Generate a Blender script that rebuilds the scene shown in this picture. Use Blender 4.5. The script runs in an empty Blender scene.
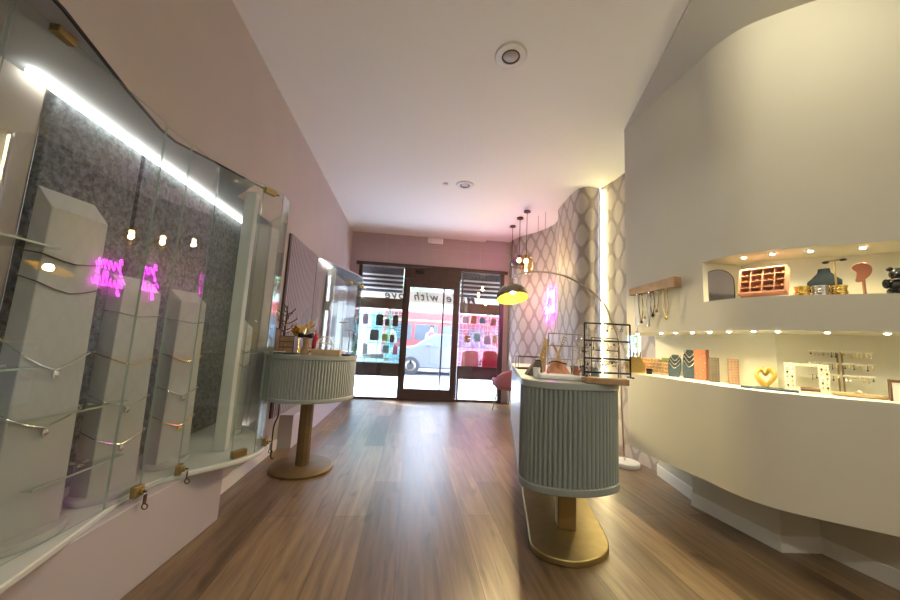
import bpy, bmesh, math, random
from math import sin, cos, pi, radians, sqrt, atan2
from mathutils import Vector, Matrix, Quaternion
random.seed(7)
SC = bpy.context.scene
COL = SC.collection
V = Vector

# ------------------------------------------------------------------ materials
MATS = {}
def nt(name):
    m = bpy.data.materials.new(name); m.use_nodes = True
    m.node_tree.nodes.clear(); MATS[name] = m
    return m, m.node_tree.nodes, m.node_tree.links
def N(ns, t, **kw):
    n = ns.new(t)
    for k, v in kw.items():
        if k[0] == 'i' and k[1:].isdigit(): n.inputs[int(k[1:])].default_value = v
        else: setattr(n, k, v)
    return n
def c4(c): return (c[0], c[1], c[2], 1.0)
def mat(name, col, rough=.5, metal=0., spec=.5, var=0., vscale=8., bump=0., bscale=60., trans=0., emit=None, es=0., coat=0.):
    m, ns, ln = nt(name)
    o = N(ns, 'ShaderNodeOutputMaterial'); b = N(ns, 'ShaderNodeBsdfPrincipled')
    ln.new(b.outputs[0], o.inputs[0])
    b.inputs['Base Color'].default_value = c4(col); b.inputs['Roughness'].default_value = rough
    b.inputs['Metallic'].default_value = metal; b.inputs['Specular IOR Level'].default_value = spec
    b.inputs['Transmission Weight'].default_value = trans; b.inputs['Coat Weight'].default_value = coat
    if emit: b.inputs['Emission Color'].default_value = c4(emit); b.inputs['Emission Strength'].default_value = es
    if var or bump:
        tc = N(ns, 'ShaderNodeTexCoord')
        if var:
            nz = N(ns, 'ShaderNodeTexNoise'); nz.inputs['Scale'].default_value = vscale; nz.inputs['Detail'].default_value = 4
            ln.new(tc.outputs['Object'], nz.inputs['Vector'])
            r = N(ns, 'ShaderNodeValToRGB')
            r.color_ramp.elements[0].position = .3; r.color_ramp.elements[1].position = .7
            r.color_ramp.elements[0].color = c4([x * (1 - var) for x in col])
            r.color_ramp.elements[1].color = c4([min(1, x * (1 + var)) for x in col])
            ln.new(nz.outputs[0], r.inputs[0]); ln.new(r.outputs[0], b.inputs['Base Color'])
        if bump:
            n2 = N(ns, 'ShaderNodeTexNoise'); n2.inputs['Scale'].default_value = bscale
            ln.new(tc.outputs['Object'], n2.inputs['Vector'])
            bp = N(ns, 'ShaderNodeBump'); bp.inputs['Strength'].default_value = bump; bp.inputs['Distance'].default_value = .01
            ln.new(n2.outputs[0], bp.inputs['Height']); ln.new(bp.outputs[0], b.inputs['Normal'])
    return m
def emis(name, col, s):
    m, ns, ln = nt(name)
    o = N(ns, 'ShaderNodeOutputMaterial'); e = N(ns, 'ShaderNodeEmission')
    e.inputs[0].default_value = c4(col); e.inputs[1].default_value = s
    ln.new(e.outputs[0], o.inputs[0]); return m
def glassmat(name, tint=(.97, .99, .98), f0=.045, rough=0.0, mx=.9):
    # thin clear pane: transparent, with a mirror share that rises towards grazing angles
    m, ns, ln = nt(name)
    o = N(ns, 'ShaderNodeOutputMaterial'); g = N(ns, 'ShaderNodeNewGeometry')
    d = N(ns, 'ShaderNodeVectorMath', operation='DOT_PRODUCT'); ln.new(g.outputs['Normal'], d.inputs[0]); ln.new(g.outputs['Incoming'], d.inputs[1])
    a = N(ns, 'ShaderNodeMath', operation='ABSOLUTE'); ln.new(d.outputs['Value'], a.inputs[0])
    s = N(ns, 'ShaderNodeMath', operation='SUBTRACT', i0=1.0); ln.new(a.outputs[0], s.inputs[1])
    p = N(ns, 'ShaderNodeMath', operation='POWER', i1=5.0); ln.new(s.outputs[0], p.inputs[0])
    q = N(ns, 'ShaderNodeMath', operation='MULTIPLY_ADD', i1=mx - f0, i2=f0); ln.new(p.outputs[0], q.inputs[0])
    t = N(ns, 'ShaderNodeBsdfTransparent'); t.inputs[0].default_value = c4(tint)
    gl = N(ns, 'ShaderNodeBsdfGlossy'); gl.inputs['Roughness'].default_value = rough
    mx_ = N(ns, 'ShaderNodeMixShader'); ln.new(q.outputs[0], mx_.inputs[0]); ln.new(t.outputs[0], mx_.inputs[1]); ln.new(gl.outputs[0], mx_.inputs[2])
    ln.new(mx_.outputs[0], o.inputs[0]); return m

def floor_mat():
    m, ns, ln = nt('oak_planks')
    o = N(ns, 'ShaderNodeOutputMaterial'); b = N(ns, 'ShaderNodeBsdfPrincipled'); ln.new(b.outputs[0], o.inputs[0])
    tc = N(ns, 'ShaderNodeTexCoord'); sx = N(ns, 'ShaderNodeSeparateXYZ'); ln.new(tc.outputs['Object'], sx.inputs[0])
    cx = N(ns, 'ShaderNodeCombineXYZ'); ln.new(sx.outputs[1], cx.inputs[0]); ln.new(sx.outputs[0], cx.inputs[1])
    br = N(ns, 'ShaderNodeTexBrick'); ln.new(cx.outputs[0], br.inputs['Vector'])
    br.offset = .37; br.offset_frequency = 2
    for k, v in (('Scale', 1.), ('Brick Width', 1.35), ('Row Height', .19), ('Mortar Size', .0016), ('Mortar Smooth', .1), ('Bias', 0.)): br.inputs[k].default_value = v
    br.inputs['Color1'].default_value = (.155, .100, .057, 1); br.inputs['Color2'].default_value = (.33, .225, .130, 1)
    br.inputs['Mortar'].default_value = (.10, .055, .03, 1)
    mp = N(ns, 'ShaderNodeMapping'); mp.inputs['Scale'].default_value = (14, 1.1, 1); ln.new(tc.outputs['Object'], mp.inputs[0])
    nz = N(ns, 'ShaderNodeTexNoise'); nz.inputs['Scale'].default_value = 2.2; nz.inputs['Detail'].default_value = 6; nz.inputs['Distortion'].default_value = .6
    ln.new(mp.outputs[0], nz.inputs['Vector'])
    r = N(ns, 'ShaderNodeValToRGB'); r.color_ramp.elements[0].position = .28; r.color_ramp.elements[1].position = .72
    r.color_ramp.elements[0].color = (.50, .46, .43, 1); r.color_ramp.elements[1].color = (1.22, 1.2, 1.15, 1)
    ln.new(nz.outputs[0], r.inputs[0])
    mul = N(ns, 'ShaderNodeMix', data_type='RGBA', blend_type='MULTIPLY'); mul.inputs[0].default_value = 1
    ln.new(br.outputs[0], mul.inputs[6]); ln.new(r.outputs[0], mul.inputs[7])
    # knots
    vo = N(ns, 'ShaderNodeTexNoise'); vo.inputs['Scale'].default_value = 3.3; vo.inputs['Detail'].default_value = 2
    mp2 = N(ns, 'ShaderNodeMapping'); mp2.inputs['Scale'].default_value = (2.4, 1., 1); ln.new(tc.outputs['Object'], mp2.inputs[0]); ln.new(mp2.outputs[0], vo.inputs['Vector'])
    r2 = N(ns, 'ShaderNodeValToRGB'); r2.color_ramp.elements[0].position = .27; r2.color_ramp.elements[1].position = .36
    r2.color_ramp.elements[0].color = (.45, .4, .36, 1); r2.color_ramp.elements[1].color = (1, 1, 1, 1); ln.new(vo.outputs[0], r2.inputs[0])
    m2 = N(ns, 'ShaderNodeMix', data_type='RGBA', blend_type='MULTIPLY'); m2.inputs[0].default_value = .8
    ln.new(mul.outputs[2], m2.inputs[6]); ln.new(r2.outputs[0], m2.inputs[7])
    ln.new(m2.outputs[2], b.inputs['Base Color'])
    b.inputs['Specular IOR Level'].default_value = .85
    rr = N(ns, 'ShaderNodeMath', operation='MULTIPLY_ADD', i1=.14, i2=.27); ln.new(nz.outputs[0], rr.inputs[0]); ln.new(rr.outputs[0], b.inputs['Roughness'])
    bp = N(ns, 'ShaderNodeBump'); bp.inputs['Strength'].default_value = .12; bp.inputs['Distance'].default_value = .004
    ln.new(nz.outputs[0], bp.inputs['Height']); ln.new(bp.outputs[0], b.inputs['Normal'])
    return m

def wallpaper_mat():
    # staggered rounded lozenges outlined by a darker band; u = length along the wall, v = height
    m, ns, ln = nt('ogee_wallpaper')
    o = N(ns, 'ShaderNodeOutputMaterial'); b = N(ns, 'ShaderNodeBsdfPrincipled'); ln.new(b.outputs[0], o.inputs[0])
    uv = N(ns, 'ShaderNodeUVMap'); sx = N(ns, 'ShaderNodeSeparateXYZ'); ln.new(uv.outputs[0], sx.inputs[0])
    def cosn(sock, k):
        a = N(ns, 'ShaderNodeMath', operation='MULTIPLY', i1=k); ln.new(sock, a.inputs[0])
        c = N(ns, 'ShaderNodeMath', operation='COSINE'); ln.new(a.outputs[0], c.inputs[0]); return c.outputs[0]
    cu, cv = cosn(sx.outputs[0], 2 * pi / .24), cosn(sx.outputs[1], 2 * pi / .40)
    ad = N(ns, 'ShaderNodeMath', operation='ADD'); ln.new(cu, ad.inputs[0]); ln.new(cv, ad.inputs[1])
    ab = N(ns, 'ShaderNodeMath', operation='ABSOLUTE'); ln.new(ad.outputs[0], ab.inputs[0])
    nz = N(ns, 'ShaderNodeTexNoise'); nz.inputs['Scale'].default_value = 55; ln.new(uv.outputs[0], nz.inputs['Vector'])
    ml = N(ns, 'ShaderNodeMath', operation='MULTIPLY_ADD', i1=.55); ln.new(nz.outputs[0], ml.inputs[0]); ln.new(ab.outputs[0], ml.inputs[2])
    r = N(ns, 'ShaderNodeValToRGB'); e = r.color_ramp.elements
    e[0].position = .30; e[1].position = .47
    e[0].color = (.31, .265, .255, 1); e[1].color = (.49, .44, .42, 1)
    hf = N(ns, 'ShaderNodeMath', operation='MULTIPLY', i1=.5); ln.new(ml.outputs[0], hf.inputs[0]); ln.new(hf.outputs[0], r.inputs[0]); ln.new(r.outputs[0], b.inputs['Base Color'])
    b.inputs['Roughness'].default_value = .55
    return m

def velvet_mat():
    m, ns, ln = nt('charcoal_velvet')
    o = N(ns, 'ShaderNodeOutputMaterial'); b = N(ns, 'ShaderNodeBsdfPrincipled'); ln.new(b.outputs[0], o.inputs[0])
    tc = N(ns, 'ShaderNodeTexCoord'); nz = N(ns, 'ShaderNodeTexNoise'); nz.inputs['Scale'].default_value = 44; nz.inputs['Detail'].default_value = 8; nz.inputs['Roughness'].default_value = .75
    ln.new(tc.outputs['Object'], nz.inputs['Vector'])
    r = N(ns, 'ShaderNodeValToRGB'); r.color_ramp.elements[0].position = .38; r.color_ramp.elements[1].position = .66
    r.color_ramp.elements[0].color = (.012, .018, .024, 1); r.color_ramp.elements[1].color = (.20, .25, .29, 1)
    ln.new(nz.outputs[0], r.inputs[0]); ln.new(r.outputs[0], b.inputs['Base Color']); b.inputs['Roughness'].default_value = .8
    b.inputs['Sheen Weight'].default_value = .3
    return m

floor_mat(); wallpaper_mat(); velvet_mat()
mat('wall_mauve', (.46, .415, .365), .7, var=.03, vscale=3)
mat('wall_front_paint', (.40, .32, .325), .6, var=.03, vscale=2)
mat('wall_taupe', (.60, .57, .48), .75, var=.02, vscale=2)
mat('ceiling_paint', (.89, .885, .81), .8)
mat('soffit_shaded', (.60, .58, .52), .8)  # ceiling strip, its shade put into a darker colour
mat('niche_paint', (.80, .78, .64), .7)
mat('white_paint', (.78, .77, .74), .5)
mat('plinth_paint', (.47, .435, .465), .6)
mat('case_grey', (.42, .44, .47), .6)
mat('tray_white', (.62, .645, .62), .35)
mat('column_white', (.41, .425, .41), .55)
mat('sage', (.238, .268, .262), .5)  # counter sage, darkened to carry the shade on its front
mat('sage_daylit', (.37, .40, .385), .5); mat('sage_top', (.32, .355, .34), .35)  # first is the counter's sage, lightened for door daylight on the round table
mat('pale_panel', (.62, .66, .70), .3)
mat('brass', (.37, .275, .115), .45, .9, var=.08, vscale=20)
mat('brushed_gold', (.24, .155, .06), .42, .6)
mat('dull_gold', (.20, .135, .06), .5, .5, var=.1, vscale=12)
mat('gold', (.95, .70, .22), .15, 1.0); mat('heart_gold', (.62, .42, .12), .38, .55)
mat('silver', (.8, .78, .76), .15, 1.0)
mat('chrome', (.62, .58, .52), .12, 1.0)
mat('smoky_metal', (.20, .18, .15), .2, .9)
mat('black_metal', (.018, .018, .02), .4, .3)
mat('brown_frame', (.055, .030, .024), .4, var=.15, vscale=6)
mat('wood', (.38, .235, .125), .5, var=.2, vscale=18)
mat('wood_pale', (.56, .41, .245), .5, var=.15, vscale=18)
mat('wood_dark', (.13, .065, .035), .45, var=.2, vscale=18)
mat('wood_tan', (.26, .16, .095), .6, var=.15, vscale=30)
mat('wood_grey', (.11, .085, .065), .6, var=.2, vscale=30)
mat('bronze', (.10, .06, .035), .35, .6)
mat('terracotta', (.42, .16, .09), .5, var=.08)
mat('rose_box', (.62, .30, .20), .45, var=.06)
mat('rose_inner', (.50, .23, .15), .6)
mat('navy_felt', (.010, .016, .023), .9, spec=.2)
mat('blue_felt', (.035, .058, .08), .85, var=.15, vscale=40)
mat('dark_felt', (.03, .034, .04), .85)
mat('black_gloss', (.012, .013, .015), .2)
mat('cream', (.85, .80, .66), .4)
mat('white_plastic', (.86, .85, .83), .35)
mat('pink_velvet', (.42, .15, .175), .8, var=.1, vscale=30)
mat('red_gloss', (.55, .03, .06), .25)
mat('peach', (.70, .33, .17), .6, var=.15, vscale=14)
mat('grey_card', (.14, .15, .14), .7)
mat('slat_mauve', (.36, .31, .315), .55)
mat('slat_gap', (.07, .055, .055), .8)
mat('mirror', (.88, .86, .90), .06, 1.0)
mat('glass_edge', (.36, .46, .40), .12, 0, .8)
mat('pave', (.72, .72, .74), .85, var=.08, vscale=3)
mat('road', (.20, .21, .24), .9)
mat('car_paint', (.15, .16, .18), .25, .5)
mat('tyre', (.02, .02, .02), .8)
mat('car_glass', (.06, .08, .10), .08)
mat('bus_red', (.42, .045, .05), .35)
mat('leaf_green', (.13, .26, .06), .6, var=.4, vscale=2)
mat('bark', (.16, .11, .07), .9)
mat('facade', (.36, .38, .36), .8, var=.05)
mat('facade_window', (.08, .10, .12), .15)
m_, ns_, ln_ = nt('banner_cloth'); o_ = N(ns_, 'ShaderNodeOutputMaterial'); x_ = N(ns_, 'ShaderNodeMixShader', i0=.27); d_ = N(ns_, 'ShaderNodeBsdfDiffuse'); t_ = N(ns_, 'ShaderNodeBsdfTranslucent')
d_.inputs[0].default_value = t_.inputs[0].default_value = (.80, .76, .68, 1); ln_.new(d_.outputs[0], x_.inputs[1]); ln_.new(t_.outputs[0], x_.inputs[2]); ln_.new(x_.outputs[0], o_.inputs[0])
mat('ink', (.10, .09, .09), .7)
mat('shutter_light', (.62, .62, .62), .5)
mat('shutter_dark', (.05, .05, .055), .6)
mat('awning_brown', (.14, .075, .05), .7)
mat('acrylic', (.72, .88, .88), .2)
mat('lime', (.42, .62, .10), .7); mat('teal', (.20, .50, .56), .6); mat('pink_bag', (.72, .22, .32), .7)
mat('lilac', (.52, .46, .60), .7); mat('denim', (.10, .22, .42), .7); mat('skin', (.55, .33, .24), .6); mat('hair', (.04, .025, .02), .7)
emis('led_white', (1., .97, .88), 5.0)
emis('led_warm', (1., .84, .42), 28)
emis('bulb_arc', (1., .80, .36), 75)
emis('spot_glow', (1., .93, .72), 40)
emis('bulb', (1., .82, .42), 30)
emis('neon_pink', (1., .035, .86), 26)
mat('shade_inner', (.80, .55, .08), .5)
mat('lens', (.75, .73, .70), .25); mat('downlight_lens', (.42, .40, .37), .25)
glassmat('glass', f0=.06); glassmat('glass_shop', (.97, .98, .99), .07)
glassmat('glass_smoke', (.62, .55, .50), .10); glassmat('glass_amber', (.95, .78, .45), .10)
glassmat('glass_aqua', (.62, .90, .92), .06); glassmat('glass_rose', (.92, .62, .76), .06)
glassmat('glass_shelf', (.90, .95, .93), .09)

# ------------------------------------------------------------------ mesh builder
WL = {}     # world location of every root / part
class B:
    def __init__(s): s.v = []; s.f = []; s.m = []; s.uv = None
    def add(s, vs, fs, mi=0):
        k = len(s.v); s.v += [V(p) for p in vs]
        for f in fs: s.f.append([k + i for i in f]); s.m.append(mi)
        return s
    def box(s, lo, hi, mi=0, rz=0, M=None):
        c = (V(lo) + V(hi)) / 2; h = (V(hi) - V(lo)) / 2
        P = [V((x * h.x, y * h.y, z * h.z)) for z in (-1, 1) for y in (-1, 1) for x in (-1, 1)]
        R = M if M else Matrix.Rotation(rz, 3, 'Z')
        return s.add([c + R @ p for p in P], [(0, 2, 3, 1), (4, 5, 7, 6), (0, 1, 5, 4), (2, 6, 7, 3), (0, 4, 6, 2), (1, 3, 7, 5)], mi)
    def prism(s, poly, z0, z1, mi=0, ms=None, mb=None):
        a = sum(poly[i][0] * poly[(i + 1) % len(poly)][1] - poly[(i + 1) % len(poly)][0] * poly[i][1] for i in range(len(poly)))
        if a < 0: poly = poly[::-1]
        n = len(poly)
        s.add([(p[0], p[1], z0) for p in poly] + [(p[0], p[1], z1) for p in poly], [], mi)
        k = len(s.v) - 2 * n
        s.f.append([k + i for i in range(n)][::-1]); s.m.append(mi if mb is None else mb)
        s.f.append([k + n + i for i in range(n)]); s.m.append(mi)
        for i in range(n):
            j = (i + 1) % n
            s.f.append([k + i, k + j, k + n + j, k + n + i]); s.m.append(mi if ms is None else ms)
        return s
    def tube(s, pts, r, n=8, mi=0, closed=False, cap=True):
        pts = [V(p) for p in pts]; L = len(pts); k = len(s.v)
        rs = r if isinstance(r, (list, tuple)) else [r] * L
        up = None
        for i, p in enumerate(pts):
            t = (pts[(i + 1) % L] - pts[i - 1]) if closed else (pts[min(i + 1, L - 1)] - pts[max(i - 1, 0)])
            if t.length < 1e-9: t = V((0, 0, 1))
            t.normalize()
            if up is None: up = V((0, 0, 1)) if abs(t.z) < .9 else V((1, 0, 0))
            a = up - t * up.dot(t)
            if a.length < 1e-5: a = t.orthogonal()
            a.normalize(); up = a; b = t.cross(a)
            for j in range(n):
                w = 2 * pi * j / n
                s.v.append(p + (a * cos(w) + b * sin(w)) * rs[i])
        R = L if closed else L - 1
        for i in range(R):
            for j in range(n):
                A = k + i * n + j; Bq = k + i * n + (j + 1) % n; i2 = (i + 1) % L
                s.f.append([A, Bq, k + i2 * n + (j + 1) % n, k + i2 * n + j]); s.m.append(mi)
        if cap and not closed:
            s.f.append([k + j for j in range(n)][::-1]); s.m.append(mi)
            s.f.append([k + (L - 1) * n + j for j in range(n)]); s.m.append(mi)
        return s
    def cyl(s, p0, p1, r0, r1=None, n=20, mi=0): return s.tube([p0, p1], [r0, r0 if r1 is None else r1], n, mi)
    def lathe(s, prof, c=(0, 0, 0), n=28, mi=0, sx=1., sy=1., M=None, cap=True):
        k = len(s.v); c = V(c)
        for (r, z) in prof:
            for j in range(n):
                w = 2 * pi * j / n; p = V((r * cos(w) * sx, r * sin(w) * sy, z))
                s.v.append(c + (M @ p if M else p))
        for i in range(len(prof) - 1):
            for j in range(n):
                s.f.append([k + i * n + j, k + i * n + (j + 1) % n, k + (i + 1) * n + (j + 1) % n, k + (i + 1) * n + j]); s.m.append(mi)
        if cap and prof[0][0] > 1e-6: s.f.append([k + j for j in range(n)][::-1]); s.m.append(mi)
        if cap and prof[-1][0] > 1e-6: s.f.append([k + (len(prof) - 1) * n + j for j in range(n)]); s.m.append(mi)
        return s
    def ball(s, c, r, n=12, mi=0, sx=1, sy=1, sz=1):
        m = max(4, n // 2)
        return s.lathe([(max(r * sin(pi * i / m), 1e-7), -r * cos(pi * i / m) * sz) for i in range(m + 1)], c, n, mi, sx, sy)
    def strip(s, A, z0, z1, mi=0):
        # vertical wall along polyline A; remembers uv as (length, height)
        k = len(s.v); L = 0
        for i, p in enumerate(A):
            if i: L += sqrt((p[0] - A[i - 1][0]) ** 2 + (p[1] - A[i - 1][1]) ** 2)
            for z in (z0, z1):
                s.v.append(V((p[0], p[1], z)))
                if s.uv is not None: s.uv[len(s.v) - 1] = (L, z)
        for i in range(len(A) - 1):
            s.f.append([k + 2 * i, k + 2 * i + 2, k + 2 * i + 3, k + 2 * i + 1]); s.m.append(mi)
        return s
    def flat(s, A, C, z, mi=0):
        # horizontal ribbon between two polylines of equal count
        k = len(s.v); n = len(A)
        s.v += [V((p[0], p[1], z)) for p in A] + [V((p[0], p[1], z)) for p in C]
        for i in range(n - 1): s.f.append([k + i, k + i + 1, k + n + i + 1, k + n + i]); s.m.append(mi)
        return s
    def build(s, name, m, parent=None, bevel=0., smooth=True, angle=35, local=False, fix=True):
        if parent is not None and not local:
            o0 = WL[parent.name]; vs = [p - o0 for p in s.v]
        else: vs = s.v
        me = bpy.data.meshes.new(name); me.from_pydata([tuple(p) for p in vs], [], s.f)
        for q in (m if isinstance(m, (list, tuple)) else [m]): me.materials.append(MATS[q])
        me.polygons.foreach_set('material_index', s.m)
        if s.uv is not None:
            ul = me.uv_layers.new(name='UVMap')
            for lp in me.loops:
                ul.data[lp.index].uv = s.uv.get(lp.vertex_index, (0, 0))
        if fix:
            bm = bmesh.new(); bm.from_mesh(me); bmesh.ops.recalc_face_normals(bm, faces=bm.faces); bm.to_mesh(me); bm.free()
        if smooth:
            me.shade_smooth(); me.set_sharp_from_angle(angle=radians(angle))
        ob = bpy.data.objects.new(name, me); COL.objects.link(ob)
        if parent is not None: ob.parent = parent; WL[ob.name] = WL[parent.name]
        else: WL[ob.name] = V((0, 0, 0))
        if bevel:
            md = ob.modifiers.new('edge', 'BEVEL'); md.width = bevel; md.segments = 2; md.limit_method = 'ANGLE'; md.angle_limit = radians(40)
        return ob
def tag(o, label, cat, group=None):
    o['label'] = label; o['category'] = cat
    if group: o['group'] = group
    return o
def thing(name, label, cat, loc=(0, 0, 0), group=None, rz=0):
    o = bpy.data.objects.new(name, None); COL.objects.link(o); o.location = loc; o.rotation_euler = (0, 0, rz)
    o.empty_display_size = .05
    WL[o.name] = V(loc)
    return tag(o, label, cat, group)
def struct(o): o['kind'] = 'structure'; return o
def copy_tree(o, loc=None, label=None, parent=None, group=None):
    c = o.copy(); COL.objects.link(c)
    if loc is not None: c.location = loc
    if label: c['label'] = label
    if group: c['group'] = group
    if parent: c.parent = parent
    for ch in list(o.children): copy_tree(ch, parent=c)
    WL[c.name] = V(c.location)
    return c
def smoothline(P, k=6, closed=False):
    # Catmull-Rom through the points
    out = []; n = len(P); P = [V(p) for p in P]
    for i in range(n if closed else n - 1):
        if closed: a, b, c, d = P[i - 1], P[i], P[(i + 1) % n], P[(i + 2) % n]
        else: a, b, c, d = P[max(i - 1, 0)], P[i], P[i + 1], P[min(i + 2, n - 1)]
        for j in range(k):
            t = j / k
            out.append(.5 * ((2 * b) + (c - a) * t + (2 * a - 5 * b + 4 * c - d) * t * t + (3 * b - a - 3 * c + d) * t ** 3))
    if not closed: out.append(P[-1])
    return out
def lamp(name, kind, loc, power, col=(1, 1, 1), size=.05, to=None, angle=120, blend=.6):
    d = bpy.data.lights.new(name, kind); d.energy = power; d.color = col
    if kind == 'SPOT': d.spot_size = radians(angle); d.spot_blend = blend; d.shadow_soft_size = size
    elif kind == 'POINT': d.shadow_soft_size = size
    o = bpy.data.objects.new(name, d); COL.objects.link(o); o.location = loc
    dr = V(to) - V(loc) if to else V((0, 0, -1))
    o.rotation_euler = dr.to_track_quat('-Z', 'Y').to_euler()
    return o
XW = -1.159; YE = 6.183; ZC = 2.97

# ------------------------------------------------------------------ the room
struct(B().box((-1.6, -2.4, -.1), (3.1, 6.3, 0)).build('floor', 'oak_planks', smooth=False))
# ceiling with a raised step added to edge the bright area, and the lower board along the right
pocket = [(2.06, 3.04), (1.82, 3.52), (1.552, 4.053), (1.30, 4.52)]
b = B()
b.prism([(-1.6, -2.4), (3.1, -2.4), (3.1, 2.9), (2.13, 2.9)] + pocket + [(1.30, 6.4), (-1.6, 6.4)], ZC, ZC + .12)
b.prism([(2.13, 2.9), (3.1, 2.9), (3.1, 6.4), (1.30, 6.4)] + pocket[::-1], ZC + .035, ZC + .12)
struct(b.build('ceiling', 'ceiling_paint', smooth=False))
# curve of the built-in wall, front and back of its niches
C0 = [(1.745, 2.59), (1.738, 2.4), (1.74, 2.2), (1.758, 2.0), (1.765, 1.87), (1.765, 1.72), (1.82, 1.57), (1.97, 1.43), (2.12, 1.32), (2.26, 1.2), (2.36, 1.0), (2.42, .6), (2.42, -2.3)]
CF = [(p.x, p.y) for p in smoothline([(x, y, 0) for x, y in C0], 5)]
def offset(P, d):
    out = []
    for i, p in enumerate(P):
        a = P[max(i - 1, 0)]; c = P[min(i + 1, len(P) - 1)]; t = V((c[0] - a[0], c[1] - a[1])).normalized()
        out.append((p[0] - t.y * d, p[1] + t.x * d))
    return out
def soft(P, n=14):
    P = [V((p[0], p[1])) for p in P]
    for _ in range(n): P = [P[0]] + [(P[i - 1] + P[i] * 2 + P[i + 1]) / 4 for i in range(1, len(P) - 1)] + [P[-1]]
    return [(p.x, p.y) for p in P]
CB = soft(offset(CF, .36)); CU = soft(offset(CF, .27))
struct(B().prism([(1.745, 2.592), (1.40, 1.49), (.93, -.01), (.2, -2.3), (3, -2.3), (3, 2.592)], ZC - .012, ZC + .002).build('trim_1', 'soffit_shaded', smooth=False))
b = B()
i0 = 20     # where the upper niche starts on the curve
ZB, ZS, ZL, ZN, ZT = .325, .88, 1.195, 1.37, 1.615
b.strip(CF, ZB, ZS); b.strip(CF, ZL, ZN); b.strip(CF[:i0 + 1], ZN, ZT); b.strip(CF, ZT, ZC)
b.flat(CF, [(2.9, p[1] + .5) for p in CF], ZB)
end = (2.20, 3.02)
for z0, z1 in ((ZB, ZS), (ZL, ZC)): b.strip([CF[0], end], z0, z1)
CB2 = [(2.20, 2.86)] + CB[1:]
b.strip(CB2, ZS, ZL, 1)
b.flat(CF, CB2, ZS, 2); b.flat(CF, CB2, ZL, 1)
b.add([(*CF[0], ZS), (*end, ZS), (2.20, 2.86, ZS), (*CF[0], ZL), (*end, ZL), (2.20, 2.86, ZL)], [(0, 1, 2), (3, 5, 4)], 1)
U, UF = CU[i0:], CF[i0:]
b.strip(U, ZN, ZT, 1); b.flat(UF, U, ZN, 2); b.flat(UF, U, ZT, 1); b.strip([UF[0], U[0]], ZN, ZT, 1)
struct(b.build('wall_right', ['wall_taupe', 'niche_paint', 'cream'], angle=50, fix=False))
# recessed plinth below it with its baseboard
PL = [(2.278, 2.935), (2.205, 2.865), (2.105, 2.36), (2.045, 2.325), (2.10, 1.788), (2.328, 1.773), (2.37, 1.45), (2.41, 1.0), (2.43, -2.3)]
struct(B().strip(PL, 0, ZB + .01).build('wall_right_lower', 'wall_taupe', smooth=False, fix=False))
def skirting(name, P, h, t, m='white_paint'):
    b = B(); Q = offset(P, t)
    b.strip(Q, 0, h); b.flat(P, Q, h); return struct(b.build(name, m, smooth=False))
skirting('baseboard_right', PL, .085, -.012)
# outer right wall with a small window, then the papered wave
WR = [(2.24, 3.40), (2.235, 3.5), (2.19, 3.73)]
wx0, wx1, wz0, wz1 = 3.10, 3.33, .86, 1.24
b = B(); b.uv = {}
b.strip([(2.24, wx1), (2.235, 3.5), (2.195, 3.725)], 0, ZC + .04)
b.strip([(2.24, 2.6), (2.24, wx0)], 0, ZC + .04); b.strip([(2.24, wx0), (2.24, wx1)], 0, wz0); b.strip([(2.24, wx0), (2.24, wx1)], wz1, ZC + .04)
struct(b.build('wall_right_papered', 'ogee_wallpaper', smooth=False, fix=False))
wv = smoothline([(2.19, 3.735, 0), (2.05, 3.715, 0), (1.965, 3.76, 0), (1.93, 3.87, 0), (1.95, 4.15, 0), (1.985, 4.46, 0), (2.10, 4.72, 0), (2.17, 4.95, 0), (2.15, 5.2, 0), (2.04, 5.5, 0), (1.88, 5.76, 0), (1.80, 6.0, 0), (1.80, 6.2, 0)], 6)
b = B(); b.uv = {}; b.strip([(p.x, p.y) for p in wv], 0, ZC + .04)
struct(b.build('wall_right_wave', 'ogee_wallpaper', angle=60, fix=False))
skirting('baseboard_wave', [(2.24, 2.9), (2.24, 3.34), (2.235, 3.5), (2.19, 3.735)], .09, -.014)
w = struct(B().box((2.245, wx0 - .01, wz0 - .03), (2.30, wx1 + .01, wz0 + .0)).build('window_1', 'niche_paint', smooth=False))
f = B()
for y in (wx0, wx0 + .05, wx1 - .012): f.box((2.25, y, wz0), (2.29, y + (.03 if y < wx1 - .05 else .012), wz1))
f.box((2.25, wx0, wz1 - .03), (2.29, wx1, wz1)).build('window_frame', 'cream', w, smooth=False)
B().box((2.266, wx0, wz0), (2.274, wx1, wz1)).build('pane', 'glass_shop', w, smooth=False)
# left wall with the recess of the big show case
b = B()
ZTOP = 1.915; YR = 2.80
b.add([(XW, -2.4, ZTOP), (XW, 6.3, ZTOP), (XW, 6.3, ZC), (XW, -2.4, ZC)], [(0, 1, 2, 3)])
b.add([(XW, YR, 0), (XW, 6.3, 0), (XW, 6.3, ZTOP), (XW, YR, ZTOP)], [(0, 1, 2, 3)])
b.add([(XW, -2.4, 0), (XW, YR, 0), (XW, YR, .345), (XW, -2.4, .345)], [(0, 1, 2, 3)])
b.add([(-1.42, -2.4, .3), (-1.42, YR, .3), (-1.42, YR, 2), (-1.42, -2.4, 2)], [(0, 1, 2, 3)])
b.add([(XW, YR, .3), (-1.42, YR, .3), (-1.42, YR, 2), (XW, YR, 2)], [(0, 1, 2, 3)])
b.add([(XW, -2.4, 2), (XW, YR, 2), (-1.42, YR, 2), (-1.42, -2.4, 2)], [(0, 1, 2, 3)])
struct(b.build('wall_left', 'wall_mauve', smooth=False, fix=False))
skirting('baseboard_left', [(XW, 2.17), (XW, 3.40)], .09, -.012)
struct(B().box((-1.7, -2.5, -.1), (3.1, -2.4, 3)).build('wall_back', 'wall_taupe', smooth=False))
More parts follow.
